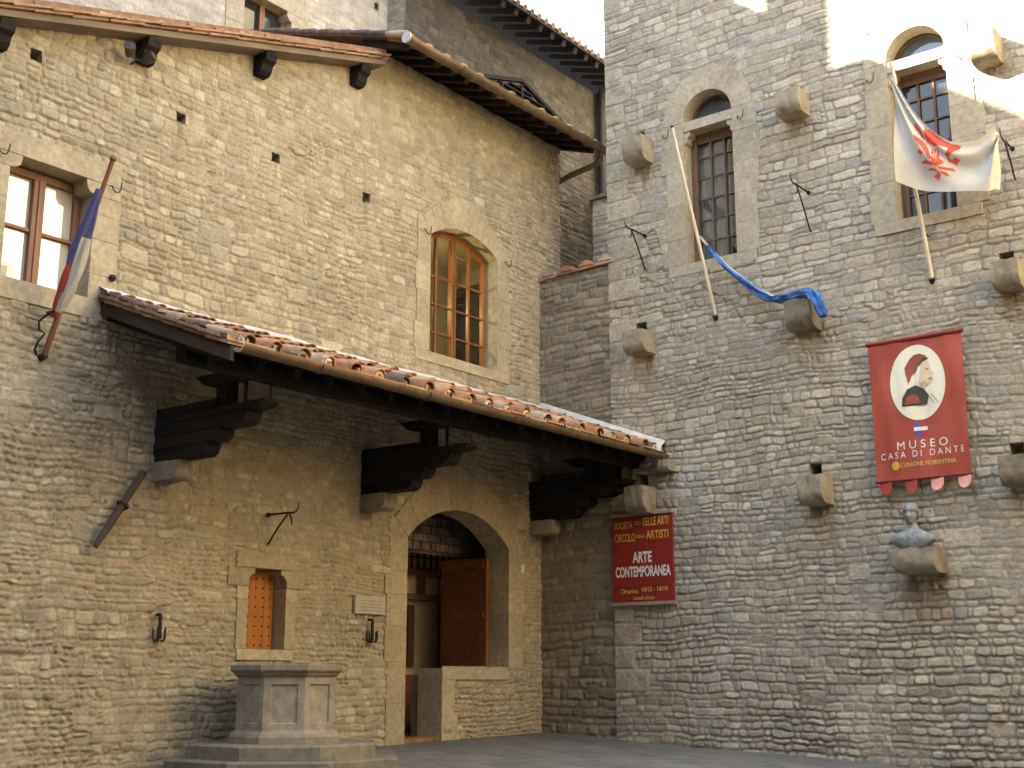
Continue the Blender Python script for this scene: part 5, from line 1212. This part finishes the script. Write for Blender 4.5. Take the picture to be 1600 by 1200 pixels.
for fi in range(len(tt.f)):
    if fi < nseg * nn:
        i, j = divmod(fi, nn); c_ = sum((Vector(tt.v[q]) for q in tt.f[fi]), Vector()) / 4 - pts[i]
        side = c_.x * 0.786 + c_.y * 0.618 + 0.008 * math.sin(i * 0.2); k = i / nseg
        if side > 0.004: tt.m[fi] = 1 if 0.05 < k < 0.66 else (0 if k >= 0.66 else 2)
        else: tt.m[fi] = 0 if k > 0.46 else 2
tt.build('cloth', [M['cloth_blue'], M['cloth_white'], M['cloth_red']], fl, smooth=180)
t = MB()
t.tube([(0, -8.74, 4.62), (0.10, -8.84, 4.60), (0.24, -8.86, 4.58), (0.26, -8.80, 4.60)], 0.014, 8)
t.tube([(0.18, -8.86, 4.58), (0.10, -8.93, 4.48), (0.08, -8.9, 4.40), (0.12, -8.86, 4.36), (0.10, -8.92, 4.26), (0.05, -8.92, 4.18), (0.0, -8.86, 4.14)], 0.013, 8)
t.tube([(0.0, -8.82, 4.12), (0.07, -8.80, 4.14)], 0.04, 10); t.build('bracket', M['iron'], fl, smooth=50)
# blue cloth pole
bf = empty('blue_cloth_pole', (3.26, 0, 6.01), 'thin cream pole leaning from the tower below the shaded window', 'flagpole', 'cream flagpoles on the tower')
A, B = Vector((3.26, -0.0, 6.01)), Vector((3.20, -0.99, 8.67))
t = MB(); t.tube([A, A.lerp(B, 0.5), B], [0.026, 0.024, 0.02], 10); t.build('pole', M['pole_white'], bf, smooth=50)
t = MB(); t.tube([A + Vector((0, 0.02, -0.05)), A + Vector((0, -0.03, 0.0))], 0.04, 8); t.sphere(B, 0.025, 8); t.build('fitting', M['iron'], bf)
def smooth_path(cp, n):
    out_ = []; m_ = len(cp)
    for i in range(m_ - 1):
        p0, p1, p2, p3 = [Vector(cp[max(0, min(m_ - 1, i + k))]) for k in (-1, 0, 1, 2)]
        for s_ in range(n):
            q = s_ / n; out_.append(0.5 * ((2 * p1) + (p2 - p0) * q + (2 * p0 - 5 * p1 + 4 * p2 - p3) * q * q + (3 * p1 - p0 - 3 * p2 + p3) * q ** 3))
    out_.append(Vector(cp[-1])); return out_
pth = smooth_path([(3.2, -0.27, 7.18), (3.32, -0.22, 6.98), (3.52, -0.20, 6.70), (3.86, -0.17, 6.36), (4.20, -0.22, 6.07), (4.44, -0.32, 5.97), (4.66, -0.36, 5.97), (4.88, -0.38, 5.97), (4.98, -0.40, 5.91), (5.05, -0.40, 5.78), (5.10, -0.40, 5.66), (5.12, -0.40, 5.58)], 9)
t = MB(); nn = 30; n_p = len(pth); rings = []
for i, p in enumerate(pth):
    tg = (pth[min(i + 1, n_p - 1)] - pth[max(i - 1, 0)]).normalized(); ax = Vector((0, -1, 0)); ax = (ax - tg * ax.dot(tg)).normalized(); bx_ = tg.cross(ax)
    f = i / (n_p - 1); wd = 0.010 + 0.058 * min(1, f / 0.45) * (1 + 0.25 * math.sin(f * 9)) ; th = 0.008 + 0.022 * min(1, f / 0.4); tw_ = 0.5 * math.sin(f * 7) + (0.9 if f > 0.75 else 0) * (f - 0.75) * 3
    a_, b_ = ax * math.cos(tw_) + bx_ * math.sin(tw_), bx_ * math.cos(tw_) - ax * math.sin(tw_); ring = []
    for j in range(nn):
        q = 2 * math.pi * j / nn; c_, s_ = math.cos(q), math.sin(q)
        pl = 0.55 + 1.3 * abs(math.sin(s_ * 4.5 + f * 9 + 1.6 * math.sin(f * 13))) + 0.35 * math.sin(s_ * 11 - f * 23)
        ring.append(p + b_ * s_ * wd * (1 + 0.16 * math.sin(f * 31 + j * 0.7) + 0.1 * math.sin(f * 67 + 2)) + a_ * (c_ * th * pl + 0.014 * math.sin(s_ * 4 + f * 14) + 0.008 * math.sin(f * 55 + s_ * 3)))
    rings.append(ring)
t.rings(rings, 0.5)
for fi in range((n_p - 1) * nn):
    i, j = divmod(fi, nn)
    if i < 7 or (j in (7, 8, 22, 23) and 10 < i < 46): t.m[fi] = 1
tag(t.build('blue_cloth', [M['cloth_sky'], M['cloth_white']], base=(4.2, -0.25, 6.0), smooth=180), 'long twisted bright blue cloth trailing from the pole onto a corbel', 'flag')
# white flag with the red lily
wf = empty('white_flagpole', (6.49, 0, 5.94), 'thin cream pole on the tower behind the white flag', 'flagpole', 'cream flagpoles on the tower')
A, B = Vector((6.49, -0.0, 5.94)), Vector((6.45, -0.80, 8.74))
t = MB(); t.tube([A, A.lerp(B, 0.5), B], [0.028, 0.026, 0.022], 10); t.build('pole', M['pole_white'], wf, smooth=50)
t = MB(); t.tube([A + Vector((0, 0.02, -0.05)), A + Vector((0, -0.03, 0.0))], 0.042, 8); t.tube([(6.5, 0, 6.52), (6.48, -0.17, 6.52)], 0.012, 6); t.build('fitting', M['iron'], wf)
FLAG_TOP, FLAG_BOT, FLAG_CH = [], [], []
FLAG_TOP =  [(6.45, -0.82, 8.54), (6.69, -0.78, 7.99), (6.93, -0.72, 7.63), (7.14, -0.65, 7.47), (7.38, -0.58, 7.46), (7.56, -0.54, 7.55), (7.62, -0.5, 7.57), (7.64, -0.46, 7.5)]
FLAG_BOT =  [(6.41, -0.79, 7.06), (6.62, -0.75, 6.95), (6.83, -0.69, 6.88), (7.06, -0.62, 6.82), (7.29, -0.55, 6.79), (7.47, -0.51, 6.76), (7.52, -0.47, 6.79), (7.57, -0.43, 6.79)]
FLAG_CH =  [(78, 48, 132, 1050), (288, 372, 300, 1098), (492, 588, 468, 1128), (672, 672, 660, 1140), (870, 654, 852, 1140), (1008, 564, 996, 1140), (1056, 552, 1038, 1116), (1092, 600, 1086, 1116)]
LILY = [[(385,530),(450,570),(560,650),(640,690),(735,705),(720,740),(640,790),(600,830),(590,790),(620,740),(540,715),(470,720),(420,690),(385,620)], [(300,610),(350,640),(400,690),(440,760),(470,850),(440,840),(400,760),(340,690),(310,650)],
        [(280,490),(310,490),(350,560),(390,640),(370,640),(320,560),(285,520)], [(320,770),(350,765),(360,748),(375,770),(402,788),(375,800),(360,815),(348,788)], [(455,735),(520,740),(530,830),(572,860),(540,890),(500,910),(455,885),(468,840)],
        [(360,860),(420,850),(480,880),(470,900),(400,880),(365,875)], [(510,905),(650,910),(672,942),(600,935),(530,930)], [(520,940),(590,955),(625,992),(590,988),(540,965)], [(405,940),(450,920),(510,930),(500,950),(440,942)],
        [(510,940),(540,980),(510,1032),(470,990),(500,970)], [(600,800),(640,840),(680,818),(722,840),(680,882),(640,862),(600,850)]]
LILY_GAP = [[(415,680),(470,708),(560,735),(600,728),(600,735),(540,742),(460,722),(412,692)], [(492,745),(500,745),(505,840),(497,840)], [(470,745),(476,745),(488,840),(480,840)]]
def build_lily_flag():
    nu, nz = 150, 120
    T_, B_, C_ = np.array(FLAG_TOP), np.array(FLAG_BOT), np.array(FLAG_CH)
    s = np.linspace(0, 1, len(T_)); si = np.linspace(0, 1, nu + 1)
    def ip(a):
        cols = []
        for k in range(a.shape[1]):
            # Catmull-Rom through the columns
            x = si * (len(s) - 1); i = np.clip(np.floor(x).astype(int), 0, len(s) - 2); q = x - i
            p0, p1, p2, p3 = [a[np.clip(i + d_, 0, len(s) - 1), k] for d_ in (-1, 0, 1, 2)]
            cols.append(0.5 * (2 * p1 + (p2 - p0) * q + (2 * p0 - 5 * p1 + 4 * p2 - p3) * q ** 2 + (3 * p1 - p0 - 3 * p2 + p3) * q ** 3))
        return np.stack(cols, -1)
    T2, B2, C2 = ip(T_), ip(B_), ip(C_)
    t_ = np.linspace(0, 1, nz + 1)[None, :, None]
    P = T2[:, None, :] * (1 - t_) + B2[:, None, :] * t_
    Q = C2[:, None, :2] * (1 - t_) + C2[:, None, 2:] * t_
    S, TT = np.meshgrid(si, np.linspace(0, 1, nz + 1), indexing='ij')
    # folds fan out from the two held corners
    a1 = np.arctan2(TT * 1.0, S + 0.06); a2 = np.arctan2(TT * 1.0, 1.02 - S)
    fold = 0.035 * np.sin(a1 * 11) * 1.5 * np.exp(-((S) / 0.5) ** 2) + 0.085 * np.sin(a2 * 8 + 0.5) * np.exp(-((1 - S) / 0.4) ** 2) + 0.035 * np.sin(S * 10 + TT * 6)
    P[..., 1] += fold * np.clip(TT * 3 + 0.15, 0, 1)
    Qc = (Q[:-1, :-1] + Q[1:, 1:]) / 2
    red = np.zeros(Qc.shape[:2], bool)
    for p in LILY: red |= inside(Qc[..., 0], Qc[..., 1], p)
    for p in LILY_GAP: red &= ~inside(Qc[..., 0], Qc[..., 1], p)
    t = MB(); v = [tuple(p) for p in P.reshape(-1, 3)]; m = nz + 1
    t.add(v, [(i * m + j, i * m + j + 1, (i + 1) * m + j + 1, (i + 1) * m + j) for i in range(nu) for j in range(nz)])
    t.m = [int(x) for x in red.reshape(-1)]
    o = t.build('white_flag', [M['cloth_white'], M['cloth_emblem']], base=tuple(T_[0]), smooth=180)
    tag(o, 'white flag with a red lily emblem draped across the sunlit tower window', 'flag')
build_lily_flag()
